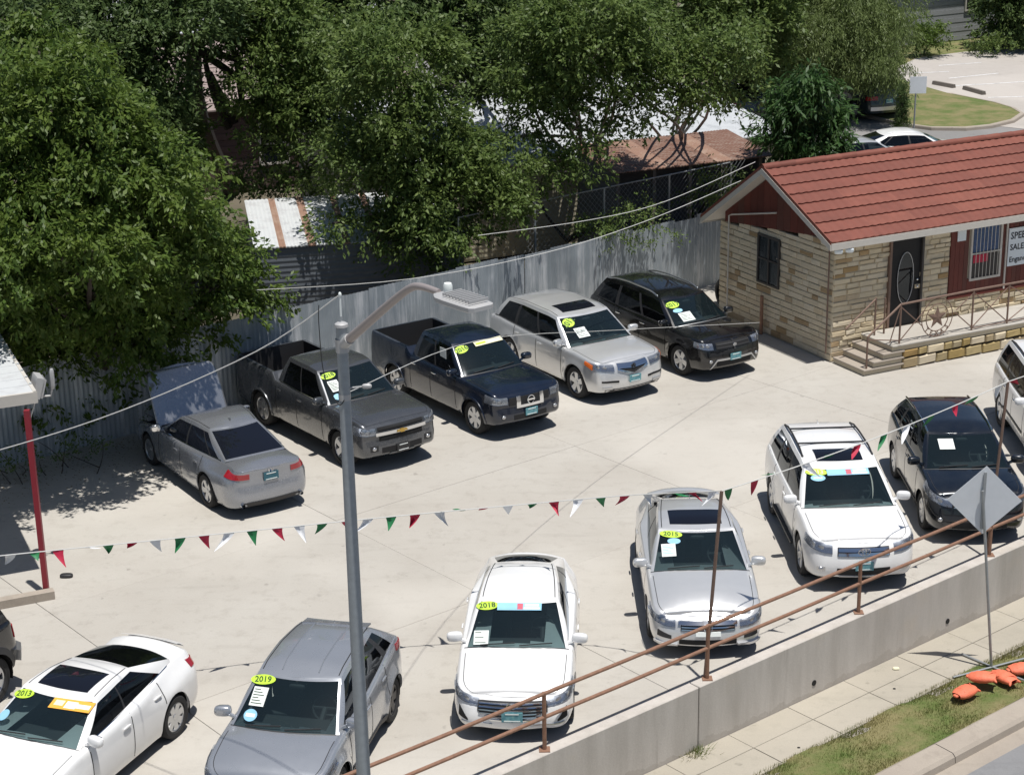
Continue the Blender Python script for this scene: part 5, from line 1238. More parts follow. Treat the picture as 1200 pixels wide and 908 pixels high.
# silver suv
md = Car('suv', 'silver SUV with a dark sunroof and beak-shaped grille, between navy pickup and black SUV', 'SUV', 1.46, 41.52, -57.7, 'paint_silver', ROW1, type='suv',
    L=4.86, W=1.99, fo=.93, wb=2.75, R=.375, tw=.25, style='alloy5', zs=.28, bow=.20, rc=.42, sh=[(0, .93), (.3, .98), (1.0, 1.04), (1.5, 1.06), (3, 1.08), (4.3, 1.13), (4.86, 1.08)],
    roof=[(1.8, 1.56), (2.4, 1.64), (3.4, 1.65), (4.1, 1.59), (4.4, 1.55)], c0=1.16, h0=1.98, h1=4.22, c1=4.62, doors=[1.5, 2.55, 3.5], hood=(.12, 1.1), windows=[(.04, .34), (.37, .66), (.70, .93)], flare=.03, crown=.07)
md.patch('grille', 'rubber_seam', md.fr(0, .36, .68, .80, (.78, .80)), n=6, m=2, thick=.016); md.patch('grille', 'rubber_seam', md.fr(0, -.36, .68, .80, (.78, .80)), n=6, m=2, thick=.016)
for sg in (-1, 1):
    md.patch('grille_beak', 'chrome', md.fr(0, sg*.42, .79, .90, (.82, .92)), n=8, m=2, thick=.035); md.patch('grille_frame', 'chrome', md.fr(0, sg*.42, .63, .68, (.78, .82)), n=8, m=1, thick=.03)
    md.patch('lower_slot', 'rubber_seam', md.fr(sg*.40, sg*.82, .50, .55, (.54, .58)), n=8, m=1, thick=.01); md.patch('fog_light', 'alloy', md.fr(sg*.56, sg*.80, .36, .43, (.38, .44)), n=5, m=1, thick=.02)
    t0, t1 = md.tX(.30), md.tX(.56); md.patch('turn_signal', 'lamp_amber', md.tp(t0, t1, .82, .92, .90, .97, sg), n=6, thick=.03)
badge(md, .83, 'caliper', s=.06, off=.05, mat='black_plastic'); md.headlights(.50, .52, .76, .90, .88, .97); md.patch('bumper_trim', 'black_plastic', md.fr(-.75, .75, .29, .36), n=12, m=1, thick=.01)
md.plate(.56, off=.03); md.finish('body'); md.roofpatch('sunroof', 'glass_roof', 2.15, 2.62, .46); md.antenna(4.0); beltline(md, 'black_plastic')
md.sticker(-.54, .76, .3, .26, 'sticker_lime', 'oval', '2012', tilt=.6); md.sticker(-.40, .38, .28, .30, 'sticker_white', lines=6)
# black suv by the building
jo = Car('suv', 'black crossover SUV with silver bumper trim parked nearest the stone building', 'SUV', 3.89, 43.04, -57.5, 'paint_black', ROW1, type='suv',
    L=4.89, W=1.84, fo=.94, wb=2.89, R=.365, tw=.24, style='alloy5', zs=.28, bow=.14, rc=.36, sh=[(0, .93), (.3, .99), (1.0, 1.02), (1.5, 1.04), (3, 1.07), (4.4, 1.12), (4.89, 1.08)],
    roof=[(1.8, 1.52), (2.4, 1.60), (3.4, 1.63), (4.2, 1.59), (4.5, 1.56)], rails=True, c0=1.12, h0=1.95, h1=4.35, c1=4.68, doors=[1.5, 2.55, 3.55], hood=(.12, 1.05), windows=[(.04, .34), (.37, .66), (.70, .93)], flare=.035, crown=.06, interior='interior_black')
grille(jo, .50, .74, .90, 2, barmat='black_plastic'); jo.patch('grille_bar', 'black_plastic', jo.fr(-.03, .03, .72, .92), n=2, m=1, thick=.04); badge(jo, .82, 'cross', 'chrome', .05, .05)
jo.headlights(.58, .42, .76, .90, .82, .94); foglights(jo, .62, .72, .46, .54); intake(jo, .5, .36, .50)
jo.patch('bumper_trim', 'alloy', jo.fr(-.50, .50, .49, .535), n=12, m=1, thick=.025); [jo.patch('bumper_trim', 'alloy', jo.fr(sg*.50, sg*.68, .49, .535, (.30, .34)), n=4, m=1, thick=.025) for sg in (-1, 1)]
jo.plate(.55); jo.finish('chrome'); jo.roof_rails('alloy', bodyh=.05); jo.sticker(-.48, .74, .34, .22, 'sticker_lime', 'oval', '2017', tilt=.1); jo.sticker(-.46, .52, .24, .13, 'sticker_blue', 'oval'); jo.sticker(-.36, .28, .32, .28, 'sticker_white', lines=6)
jo.patch('cowl_trim', 'steel', lambda a, b, off: jo.G('F', abs(1.9*a-.95), .025+.012*b, off+.004, 1 if a > .5 else -1), n=16, m=1, thick=.006)
# white compact sedan, centre bottom
el = Car('sedan', 'white compact sedan with 2018 windshield sticker and wide barred grille', 'car', .07, 26.40, -93.7, 'paint_white', ROW2,
    L=4.62, W=1.80, fo=.88, wb=2.70, R=.325, style='alloy5', zs=.20, bow=.24, rc=.44, sh=[(0, .67), (.25, .74), (.8, .84), (1.2, .90), (2, .93), (3, .97), (4.0, 1.03), (4.45, 1.06), (4.62, 1.02)],
    roof=[(1.75, 1.37), (2.2, 1.43), (2.7, 1.445), (3.2, 1.42), (3.6, 1.36)], c0=1.1, h0=1.93, h1=3.45, c1=4.30, doors=[1.42, 2.42, 3.3], hood=(.16, 1.05, 4.3, 4.6), windows=[(.05, .43), (.46, .80), (.82, .92)], interior='interior_black', crown=.12)
g_ = el.patch('grille', 'black_plastic', el.fr(0, .52, .36, .64, (.50, .64)), n=8, m=3, thick=.012); g2 = el.patch('grille', 'black_plastic', el.fr(0, -.52, .36, .64, (.50, .64)), n=8, m=3, thick=.012)
for i in range(6):
    z = .39+.045*i; yy = min(.50, .27+.25*(z-.36)/.13); el.patch('grille_bar', 'chrome', el.fr(-yy, yy, z-.008, z+.008), n=12, m=1, thick=.026)
badge(el, .60, 'slantH', s=.07, off=.035); el.headlights(.50, .70, .58, .66, .68, .78, inner='alloy')
for sg in (-1, 1):
    el.patch('lower_slot', 'rubber_seam', el.fr(sg*.66, sg*.80, .34, .37, (.38, .54)), n=4, m=1, thick=.008); el.patch('bumper_trim', 'alloy', el.fr(sg*.30, sg*.76, .305, .325, (.30, .32)), n=8, m=1, thick=.02)
el.plate(.45, off=.03); el.finish(); el.sticker(-.48, .86, .36, .17, 'sticker_lime', 'oval', '2018', tilt=.18); el.sticker(.02, .87, .68, .16, 'sticker_blue', bandmat=BLUEBAND); el.sticker(-.54, .20, .24, .26, 'sticker_white', lines=3)
# silver sedan 2015
ac = Car('sedan', 'silver sedan with dark sunroof and 2015 sticker, right of the white compact sedan', 'car', 3.07, 29.09, -90.2, 'paint_silver', ROW2,
    L=4.86, W=1.85, fo=.95, wb=2.775, R=.33, style='alloy7', bow=.22, rc=.40, sh=[(0, .68), (.25, .75), (.8, .85), (1.3, .91), (2, .94), (3.2, .98), (4.2, 1.04), (4.7, 1.06), (4.86, 1.02)],
    roof=[(1.9, 1.36), (2.4, 1.42), (2.8, 1.435), (3.3, 1.41), (3.7, 1.35)], c0=1.22, h0=2.06, h1=3.55, c1=4.42, doors=[1.5, 2.55, 3.45], hood=(.14, 1.15, 4.44, 4.83), windows=[(.05, .43), (.46, .80), (.82, .92)], crown=.12)
grille(ac, .44, .50, .62, 3, bt=.010); ac.patch('chrome_bar', 'chrome', ac.fr(-.48, .48, .60, .65), n=12, m=1, thick=.035); badge(ac, .57, 'H', s=.06, off=.045); ac.headlights(.52, .66, .55, .65, .68, .76)
intake(ac, .46, .27, .36)
for sg in (-1, 1): ac.patch('lower_slot', 'black_plastic', ac.fr(sg*.58, sg*.80, .36, .42, (.40, .50)), n=5, m=1, thick=.008); ac.patch('bumper_trim', 'paint_silver', ac.fr(sg*.48, sg*.84, .24, .28, (.26, .31)), n=6, m=1, thick=.04)
ac.patch('licence_bracket', 'sticker_white', ac.fr(-.2, .2, .43, .50), n=4, m=1, thick=.03); ac.finish(); ac.roofpatch('sunroof', 'glass_roof', 2.22, 2.72, .44); ac.antenna(3.4)
ac.sticker(-.44, .88, .38, .16, 'sticker_lime', 'oval', '2015', tilt=-.05); ac.sticker(-.40, .70, .22, .14, 'sticker_blue', 'oval'); ac.sticker(-.50, .48, .24, .28, 'sticker_white', lines=7, txtmat='sticker_blue')
# white three-row suv
hl = Car('suv', 'white SUV with black roof rails and crossbars, between silver sedan and navy crossover', 'SUV', 5.89, 31.47, -87.5, 'paint_white', ROW2, type='suv',
    L=4.79, W=1.91, fo=.93, wb=2.79, R=.375, tw=.24, style='alloy5', zs=.27, bow=.20, rc=.42, sh=[(0, .87), (.3, .96), (1.0, 1.05), (1.5, 1.07), (3, 1.10), (4.3, 1.14), (4.79, 1.10)],
    roof=[(1.8, 1.56), (2.4, 1.65), (3.4, 1.67), (4.1, 1.63), (4.4, 1.60)], rails=True, c0=1.14, h0=1.95, h1=4.28, c1=4.60, doors=[1.5, 2.52, 3.45], hood=(.14, 1.05), windows=[(.04, .34), (.37, .66), (.70, .93)], flare=.025, crown=.07)
grille(hl, .46, .68, .82, 2, bt=.028); badge(hl, .77, 'ovals', s=.09, off=.05); hl.headlights(.54, .55, .72, .86, .84, .96); intake(hl, .46, .34, .47); foglights(hl, .66, .80, .42, .50, 'alloy'); hl.plate(.52)
hl.patch('bumper_trim', 'alloy', hl.fr(-.42, .42, .30, .33), n=10, m=1, thick=.02)
for sg in (-1, 1):
    mb = MB(); mb.box((hl.xw[1]+.5, min(sg*.86, sg*1.0), .36), (hl.xw[0]-.5, max(sg*.86, sg*1.0), .40)); mb.build('running_board', 'black_plastic', hl.root)
hl.finish(); hl.roofpatch('sunroof', 'glass_roof', 2.12, 2.56, .42); hl.roof_rails(cross=(2.85, 3.65), d0=2.4); hl.antenna(4.1)
hl.sticker(-.48, .86, .40, .16, 'sticker_lime', 'oval', '2013', txtmat='sticker_cream'); hl.sticker(-.47, .71, .26, .15, 'sticker_blue', 'oval', bandmat=[(-.3, .3, -.1, .1, 'sticker_white')]); hl.sticker(.08, .86, .76, .15, 'sticker_blue', bandmat=BLUEBAND)
# navy crossover
cr = Car('suv', 'dark navy crossover with silver roof trim behind the diamond road sign', 'SUV', 8.48, 33.29, -90.1, 'paint_darknavy', ROW2, type='suv',
    L=4.53, W=1.82, fo=.90, wb=2.62, R=.35, style='alloy7', zs=.26, bow=.22, rc=.42, sh=[(0, .87), (.3, .95), (.95, 1.03), (1.5, 1.05), (3, 1.09), (4.1, 1.15), (4.53, 1.10)],
    roof=[(1.7, 1.49), (2.3, 1.57), (3.1, 1.585), (3.8, 1.55), (4.1, 1.52)], rails=True, c0=1.02, h0=1.86, h1=3.95, c1=4.36, doors=[1.4, 2.4, 3.3], hood=(.14, .96), windows=[(.04, .36), (.39, .70), (.74, .93)], flare=.02, crown=.07)
grille(cr, .50, .70, .82, 3, bt=.009); badge(cr, .78, 'H', s=.07, off=.05); cr.headlights(.52, .78, .72, .84, .90, 1.0); intake(cr, .5, .32, .46); foglights(cr, .64, .78, .44, .54); cladding(cr, .36); cr.finish()
for sg in (-1, 1):
    mb = MB(); mb.tube([Vector((cr.X(d), sg*(cr.rf*.985), cr.rz(cr.X(d), .97)+.012)) for d in np.linspace(1.92, 3.9, 14)], .02, 6); mb.build('roof_trim', 'chrome', cr.root)
cr.sticker(-.32, .66, .28, .28, 'sticker_white', lines=5, txtmat='sticker_cream')
# white suv at the right edge
sr = Car('suv', 'white SUV cut off by the right edge of the photo, grooved roof and side trim', 'SUV', 11.35, 36.15, -92, 'paint_white', ROW2, type='suv',
    L=4.82, W=1.92, fo=.9, wb=2.79, R=.385, tw=.26, style='alloy6', zs=.32, bow=.15, rc=.36, sh=[(0, .95), (.3, 1.03), (1.0, 1.10), (1.5, 1.12), (3, 1.14), (4.3, 1.16), (4.82, 1.14)],
    roof=[(1.8, 1.64), (2.4, 1.72), (3.4, 1.74), (4.3, 1.72), (4.6, 1.69)], rails=True, c0=1.3, h0=1.95, h1=4.42, c1=4.66, doors=[1.62, 2.62, 3.5], hood=(.14, 1.2), windows=[(.04, .34), (.37, .64), (.68, .95)], flare=.035, crown=.06, interior='interior_tan')
grille(sr, .5, .75, .95, 3); sr.headlights(.58, .45, .78, .95, .84, .98); sr.finish('chrome'); sr.roof_rails('black_plastic', bodyh=.04); sr.plate(.5)
for sg in (-1, 1): sr.patch('door_trim', 'black_plastic', lambda a, b, off, sg=sg: sr.S(sr.tX(1.66)+(sr.tX(3.5)-sr.tX(1.66))*a, .55+.05*b, off, sg), n=8, m=1, thick=.012)
# white sports sedan at the lower left
il = Car('sedan', 'white sedan with orange windshield strip, dark sunroof and red taillight at lower left', 'car', -6.38, 23.60, -113, 'paint_white', ROW2,
    L=4.55, W=1.80, fo=.93, wb=2.67, R=.33, style='alloy7', bow=.22, rc=.42, sh=[(0, .62), (.25, .72), (.8, .85), (1.2, .91), (2, .94), (3, .98), (3.8, 1.03), (4.35, 1.07), (4.55, 1.03)],
    roof=[(1.8, 1.30), (2.2, 1.355), (2.6, 1.37), (3.0, 1.34), (3.4, 1.27)], c0=1.2, h0=2.0, h1=3.12, c1=3.98, doors=[1.5, 2.5, 3.35], hood=(.14, 1.12, 4.05, 4.52), windows=[(.05, .45), (.47, .88)], interior='interior_black', crown=.12, bwin=(.04, .96, .96))
grille(il, .4, .50, .62, 2); il.headlights(.5, .6, .56, .66, .68, .77); intake(il, .5, .26, .38); il.tail(.52, .34, .84, .92, .86, .97); il.finish(); beltline(il); il.roofpatch('sunroof', 'glass_roof', 2.12, 2.66, .42)
il.sticker(-.50, .84, .36, .17, 'sticker_lime', 'oval', '2013', tilt=.25); il.sticker(.34, .82, .62, .20, 'sticker_orange', bandmat=[(-.15, .12, -.35, .3, 'sticker_white'), (.12, .45, -.25, .15, 'sticker_white'), (-.42, -.2, -.2, .3, 'sticker_cream')]); il.sticker(-.60, .36, .2, .2, 'sticker_blue', 'oval')
mb = MB(); mb.grid([[Vector((il.X(4.30+.18*a), y, il.ztop(il.X(4.30+.18*a), abs(y)/.9)+.002+.035*a**1.5*(1-abs(y/.51)**4))) for y in np.linspace(-.50, .50, 13)] for a in np.linspace(0, 1, 5)]); mb.grid([[Vector((il.X(4.48), y, il.ztop(il.X(4.48), abs(y)/.9)-.03+(.067*(1-abs(y/.51)**4))*b)) for y in np.linspace(-.50, .50, 13)] for b in (0, 1)]); mb.build('rear_spoiler', 'paint_white', il.root)
# grey-blue crossover
ch = Car('suv', 'grey-blue subcompact crossover with 2019 sticker, its bonnet cut off by the bottom edge', 'SUV', -3.02, 23.75, -102.9, 'paint_chr', ROW2, type='suv',
    L=4.35, W=1.80, fo=.90, wb=2.64, R=.345, style='dark', zs=.24, bow=.24, rc=.46, sh=[(0, .72), (.3, .85), (.9, .97), (1.4, 1.0), (2.4, 1.03), (3.2, 1.10), (4.0, 1.16), (4.35, 1.08)],
    roof=[(1.75, 1.45), (2.2, 1.53), (2.8, 1.55), (3.4, 1.51), (3.8, 1.45)], c0=1.05, h0=1.88, h1=3.68, c1=4.16, doors=[1.42, 2.42, 3.2], hood=(.14, 1.0), windows=[(.05, .42), (.45, .74), (.80, .90)], flare=.05, crown=.07, interior='interior_black', rrw=.54)
grille(ch, .4, .52, .6, 2); ch.headlights(.46, .80, .62, .72, .84, .92); intake(ch, .5, .28, .42); ch.tail(.55, .52, .98, 1.06, 1.02, 1.12); cladding(ch, .34); ch.finish(); ch.roofpatch('roof_spoiler', 'paint_chr', 3.50, 3.74, .50, thick=.018)
ch.sticker(-.50, .86, .40, .17, 'sticker_lime', 'oval', '2019', tilt=.18); ch.sticker(-.48, .55, .24, .32, 'sticker_white', lines=6); ch.sticker(-.52, .22, .22, .2, 'sticker_blue', 'oval', bandmat=[(-.35, .35, -.15, .15, 'sticker_white')])
for y in (-.27, .27):
    mb = MB(); mb.tube([Vector((ch.X(d), y, ch.rz(ch.X(d), .5)+.004)) for d in np.linspace(2.0, 3.6, 12)], .009, 5); mb.build('roof_rib', 'paint_chr', ch.root)
ch.antenna(3.5)
# black suv tail at the left edge
_c = at(-6, 826); _h = R(-118); _x, _y = _c.x-(-1.4*math.cos(_h)-.9*math.sin(_h)), _c.y-(-1.4*math.sin(_h)+.9*math.cos(_h))
bs = Car('suv', 'black SUV with silver bumper corner, only its tail in view at the left edge', 'SUV', _x, _y, -118, 'paint_black', ROW2, type='suv',
    L=4.3, W=1.9, fo=.85, wb=2.69, R=.40, tw=.27, style='alloy6', zs=.42, bow=.1, bowr=.05, rc=.3, sh=[(0, 1.0), (.3, 1.06), (1.2, 1.14), (3, 1.18), (4.0, 1.20), (4.3, 1.18)],
    roof=[(1.8, 1.68), (2.4, 1.74), (3.4, 1.75), (3.9, 1.72), (4.2, 1.70)], c0=1.35, h0=1.95, h1=3.95, c1=4.16, doors=[1.6, 2.5, 3.1], hood=(.14, 1.25), windows=[(.04, .40), (.44, .62), (.66, .92)], flare=.04, crown=.04)
bs.tail(.72, .16, .90, 1.10, .90, 1.10); bs.patch('bumper', 'alloy', bs.fr(-.90, .90, .52, .70, rear=True), n=14, m=2, thick=.10); bs.finish(); archtrim(bs, 'black_plastic', .10)

# ---------------------------------------------------------------- trees
def leaves(blobs, size, dens, per=20, droop=.3, spread=.26, aspect=.45, shell=.5, spray=True):
    """leaf blades grouped on twigs that fill the outer part of each foliage mass"""
    C = []; D = []
    for (c, r) in blobs:
        r = r if hasattr(r, '__len__') else (r, r, r*.8); rm = sum(r)/3
        ns = max(4, int(9+14*rm*rm)) if spray else 0; n = int(dens*rm*rm*4)
        def lumpy(n):
            d = np.random.normal(size=(n, 3)); d /= np.linalg.norm(d, axis=1)[:, None]
            ph = np.random.uniform(0, 6.28, 6); lump = 1+.20*np.sin(3*d[:, 0]*2+ph[0])+.18*np.sin(4*d[:, 1]*2+ph[1])+.14*np.sin(5*d[:, 2]*2+ph[2])
            return d, lump
        if spray:
            # flattened sprays of twigs, tilted outwards and down, with dark air between them
            d, lump = lumpy(ns); rad = (shell+(1.12-shell)*np.random.rand(ns)**.6)*lump; sc_ = np.array(c)+d*rad[:, None]*np.array(r)
            k = np.random.randint(0, ns, n); sr = np.random.uniform(.28, .62, ns)*(.6+.35*rm); an = np.random.uniform(0, 6.28, n); rr = np.sqrt(np.random.rand(n))
            lx, ly = rr*np.cos(an)*sr[k], rr*np.sin(an)*sr[k]; lz = np.random.normal(0, .07, n)*(1+sr[k])
            tilt = d[k]; off = np.stack([lx, ly, lz-(lx*tilt[:, 0]+ly*tilt[:, 1])*.55-.25*(rr*sr[k])**2], 1)
            C.append(sc_[k]+off); dd = np.stack([lx, ly, 0*lx], 1)/(sr[k][:, None]+.01)*.8+tilt*.5; D.append(dd/(np.linalg.norm(dd, axis=1)[:, None]+.01))
        else:
            d, lump = lumpy(n); rad = (shell+(1-shell)*np.random.rand(n)**.7)*lump; C.append(np.array(c)+d*rad[:, None]*np.array(r)); D.append(d)
    C = np.concatenate(C); D = np.concatenate(D)
    keep = C[:, 2] > .3; C, D = C[keep], D[keep]; n = len(C)
    ax = D*np.array([1, 1, .4])+np.random.normal(0, .5, (n, 3)); ax[:, 2] -= droop; ax /= np.linalg.norm(ax, axis=1)[:, None]
    t = np.random.rand(n, per); P = C[:, None, :]+ax[:, None, :]*(t*spread*2)[..., None]+np.random.normal(0, spread*.28, (n, per, 3)); m = n*per; P = P.reshape(-1, 3)
    A = np.repeat(ax, per, 0)+np.random.normal(0, .75, (m, 3)); A[:, 2] -= droop*.6; A /= np.linalg.norm(A, axis=1)[:, None]
    N = np.random.normal(0, .55, (m, 3)); N[:, 2] += 1.; B = np.cross(A, N); B /= np.linalg.norm(B, axis=1)[:, None]+1e-6
    s = size*np.random.uniform(.6, 1.25, m)[:, None]
    V = np.stack([P, P+A*s*.5+B*s*aspect*.5, P+A*s, P+A*s*.5-B*s*aspect*.5], 1); return V, C
def limb(mb, a, b, r0, r1, bend=.12, n=6):
    a, b = Vector(a), Vector(b); L = (b-a).length; o = Vector((random.uniform(-1, 1), random.uniform(-1, 1), random.uniform(-.3, .6)))*L*bend
    pts = [a.lerp(b, t)+o*math.sin(math.pi*t) for t in np.linspace(0, 1, n+1)]; mb.tube(pts, list(np.linspace(r0, r1, n+1)), 7); return pts
def tree(name, label, base, blobs, mat, size=.13, dens=42, trunk=.2, bark='bark', group='trees behind the fence', fork=None, twigs=True, lean=None, **k):
    t = thing(name, label, 'tree', base, 0, group); o = np.array(t.location)
    V, C = leaves(blobs, size, dens, **k); me = rawmesh('crown', (V-o).reshape(-1, 4, 3), 4); me.materials.append(M[mat]); c = link('crown', me, None, t)
    b = Vector(base); cen = Vector(np.mean([np.array(q[0]) for q in blobs], 0)); fz = fork or max(1.6, cen.z*.42); f = Vector((b.x+(cen.x-b.x)*.35, b.y+(cen.y-b.y)*.35, fz)) if lean is None else Vector(lean)
    mb = MB(); pts = limb(mb, b-Vector(o), f-Vector(o), trunk, trunk*.72, .05); mb.build('trunk', bark, t)
    for (bc, r) in blobs:
        mb = MB(); q = Vector(bc)-Vector(o); mid = limb(mb, f-Vector(o)+Vector((0, 0, random.uniform(-.3, 0))), q, trunk*.42, .035, .10, 7)
        rm = r if not hasattr(r, '__len__') else r[0]
        for j in range(5 if twigs else 2):
            p = mid[random.randint(3, 7)]; d = Vector(np.random.normal(size=3)); d.z = abs(d.z)*.6; limb(mb, p, p+d.normalized()*rm*.85, .03, .008, .1, 4)
        mb.build('limb', bark, t)
    return t
def B(px, py, Y, r):
    """foliage mass seen around a photo pixel at the distance Y"""
    a = at(px, py, 0.); c = Vector((0, 0, CAMH)); d = a-c; return (tuple(c+d*(Y/a.y)), r)
tree('elm_tree', 'big light green tree at the left, its crown hanging over the lot and fence', tuple(at(122, 508)),
     [B(55, 310, 36.5, 1.55), B(150, 285, 36.3, 1.45), B(222, 325, 39, 1.05), B(105, 205, 35.5, 1.5), B(25, 200, 35.5, 1.6), B(145, 375, 36.8, 1.05), B(15, 395, 37.2, 1.2), B(268, 330, 39.5, .55), B(60, 130, 35.5, 1.5), B(75, 395, 37.4, 1.0), B(195, 245, 38.5, .95), B(170, 405, 39.3, .45), B(-35, 290, 36, 1.6), B(120, 430, 38.2, .6), B(30, 265, 33.5, .9), B(110, 290, 33.8, .8), B(-20, 330, 33.0, .9), B(60, 355, 34.6, .7), B(160, 200, 36, .8)]+[B(x, y, Y, r) for x, y, Y, r in ((10, 110, 37, .9), (45, 60, 39, .9), (120, 130, 37, .5), (165, 165, 38, .45), (205, 205, 38, .4), (250, 270, 39, .45), (285, 300, 39.5, .35), (300, 345, 40, .3), (240, 385, 39.5, .4), (55, 445, 37.6, .55), (110, 450, 38.0, .45), (15, 470, 36.8, .5), (85, 480, 37.6, .3), (150, 440, 38.6, .4), (190, 375, 38.5, .6), (235, 300, 39, .5), (90, 90, 40, .6), (150, 115, 42, .6))],
     'leaf_elm', .15, 74, .22, group=None, droop=.5, spread=.20, shell=.35)
# columns of growth between fence and lot at left
for px, py, lab in ((35, 560, 'low leafy weeds along the foot of the shaded fence at far left'), (85, 548, 'leafy weed clump at the fence foot right of the red post'), (178, 500, 'dark vine climbing the fence beside the raised hood')):
    t = thing('weed_clump', lab, 'weeds', at(px, py), 0, 'weeds at the fence foot'); V, C = leaves([((0, 0, .15), (1.0, .35, .4))], .08, 60, 16, .1, .15, spray=False); me = rawmesh('foliage', V, 4); me.materials.append(M['leaf_oak']); o = link('foliage', me, None, t); o.rotation_euler = (0, 0, PH)
    mb = MB()
    for i in range(5): limb(mb, (random.uniform(-.6, .6), random.uniform(-.4, .4), 0), (random.uniform(-.8, .8), random.uniform(-.6, .6), .5), .012, .005)
    mb.build('stem', 'bark', t)
tree('oak_tree', 'dark tree filling the top left corner behind the light green one', tuple(at(60, 260)), [B(30, 50, 47, 2.1), B(105, 65, 48, 1.7), B(150, 20, 48, 1.8), B(165, 105, 48, 1.3), B(110, 140, 47, 1.3), B(160, 165, 47, .9), B(-20, 100, 47, 2.2), B(205, -5, 48, 1.2), B(190, 130, 49, .8)], 'leaf_deep', .17, 60, .26, shell=.35)
tb = at(272, 225); _t = B(228, 52, 51, 1)[0]; tt = Vector(_t)
t2 = tree('pecan_tree', 'tree with a thick dark leaning trunk seen bare against far roofs', tuple(tb), [B(220, -20, 50, 1.1), B(275, -15, 51, 1.2), B(320, 20, 50, 1.2), B(310, 95, 49, .8), B(325, 150, 49, .6), B(215, 160, 49, .6)], 'leaf_oak', .17, 60, .30, lean=_t, shell=.35, twigs=False)
BP = lambda x, y, Y: Vector(B(x, y, Y, 1)[0])
for a_, b_ in ((BP(228, 52, 51), BP(200, 5, 51)), (BP(228, 60, 51), BP(178, 50, 51)), (BP(230, 45, 51), BP(262, 40, 51)), (BP(262, 40, 51), BP(280, 75, 51)), (BP(280, 75, 51), BP(284, 125, 51)), (BP(268, 150, 51), BP(240, 70, 50.5)), (BP(275, 145, 51), BP(246, 85, 51))):
    mb = MB(); limb(mb, a_-tb, b_-tb, .13, .07, .05); mb.build('limb', 'bark', t2)
tree('hackberry_tree', 'wide dark green tree over the striped shed roof, behind the two pickups', tuple(at(530, 315)), [B(350, 75, 51, 1.6), B(410, 100, 50, 1.6), B(465, 70, 46, 1.6), B(490, 150, 45.5, 1.3), B(425, 180, 45.5, 1.1), B(555, 205, 46, 1.1), B(500, 240, 45, 1.0), B(345, 128, 50.5, .8), B(585, 240, 45.5, .7), B(480, 285, 45, .55), B(540, 270, 45.3, .7), B(455, 225, 45, .6), B(525, 180, 46, .9), B(440, 265, 44.6, .4), B(390, 262, 44.4, .28)],
     'leaf_oak', .15, 70, .22, shell=.3, fork=2.4)
tree('hackberry_tree', 'dark tree rising to the top edge above the middle of the fence', tuple(at(575, 205)), [B(400, 10, 54, 1.8), B(480, -5, 54, 1.9), B(560, 15, 54, 1.9), B(620, 60, 53, 1.4), B(545, 65, 53, 1.0), B(330, -15, 54, 1.7), B(590, 95, 53, .5)], 'leaf_deep', .18, 52, .26, shell=.35, fork=3.6)
tree('ash_tree', 'airy tree in front of the white metal roof, thin bare stems at its base', tuple(at(690, 240)), [B(640, 45, 48, 1.4), B(700, 70, 48, 1.1), B(690, 20, 48, 1.5), B(655, 105, 48, .6), B(725, 135, 47.5, .4), B(625, 125, 48, .5), B(668, 150, 47.5, .35), B(615, 90, 48, .7), B(700, 170, 47, .3), B(640, 185, 47, .5), B(690, 192, 47, .4), B(610, 160, 47.5, .5)], 'leaf_oak', .15, 50, .13, 'bark_pale', shell=.3)
tree('ash_tree', 'airy tree left of the office roof, its branches thinning over the white roof', tuple(at(785, 225)), [B(760, 40, 49, 1.3), B(820, 65, 49, 1.0), B(770, 92, 48.5, .6), B(850, 100, 48.5, .55), B(805, 108, 48.5, .4), B(740, 110, 48, .4), B(860, 55, 49, .8), B(755, 140, 48, .3)], 'leaf_oak', .15, 52, .11, 'bark_pale', shell=.3)
tree('oak_tree', 'far green tree along the top edge above the white roof', tuple(at(760, 60)), [B(620, -5, 66, 2.2), B(720, 0, 68, 2.6), B(810, 5, 70, 2.6), B(880, 5, 72, 2.0), B(680, -30, 66, 2.5)], 'leaf_oak', .22, 40, .3, shell=.35)
tree('chinaberry_tree', 'glossy dark tree with long drooping leaves just behind the office roof', tuple(at(948, 205)), [B(950, 102, 51.5, .6), B(925, 135, 51.5, .65), B(968, 132, 52, .5), B(950, 160, 51.5, .75), B(912, 165, 51.5, .40), B(930, 112, 52, .4)], 'leaf_tropic', .26, 85, .12, group=None, per=16, droop=.8, spread=.22, aspect=.28, shell=.3)
tree('willow_tree', 'feathery pale green tree across the back street, right of centre at the top', tuple(at(985, 118)), [B(895, 50, 74, 2.0), B(955, 35, 74, 2.1), B(1005, 50, 73, 1.4), B(1015, 20, 74, 1.7), B(880, 15, 75, 2.1), B(930, -5, 75, 2.2), B(1035, 68, 72, .85), B(1045, 95, 72, .35), B(955, 65, 73, 1.2), B(990, -10, 75, 2.0), B(850, 50, 74, 1.6), B(890, 78, 74, .8)], 'leaf_willow', .17, 75, .26, 'bark_pale', group=None, per=24, droop=1.4, spread=.34, aspect=.2, shell=.25)
tree('oak_tree', 'dark tree at the top right corner beside the grey house', tuple(at(1185, 50)), [B(1192, 18, 92, 1.5), B(1205, -5, 92, 2.0), B(1178, -8, 93, 1.0)], 'leaf_deep', .24, 40, .25, group=None, shell=.4)
def bush(label, c, blobs, mat='leaf_elm', size=.16, dens=45, group='shrubs by the grey house'):
    t = thing('shrub', label, 'shrub', c, 0, group); V, C = leaves(blobs, size, dens, shell=.3); me = rawmesh('foliage', V-np.array(t.location), 4); me.materials.append(M[mat]); link('foliage', me, None, t)
    mb = MB(); 
    for q, r in blobs: limb(mb, (0, 0, 0), Vector(q)-t.location, .05, .015)
    mb.build('stem', 'bark', t)
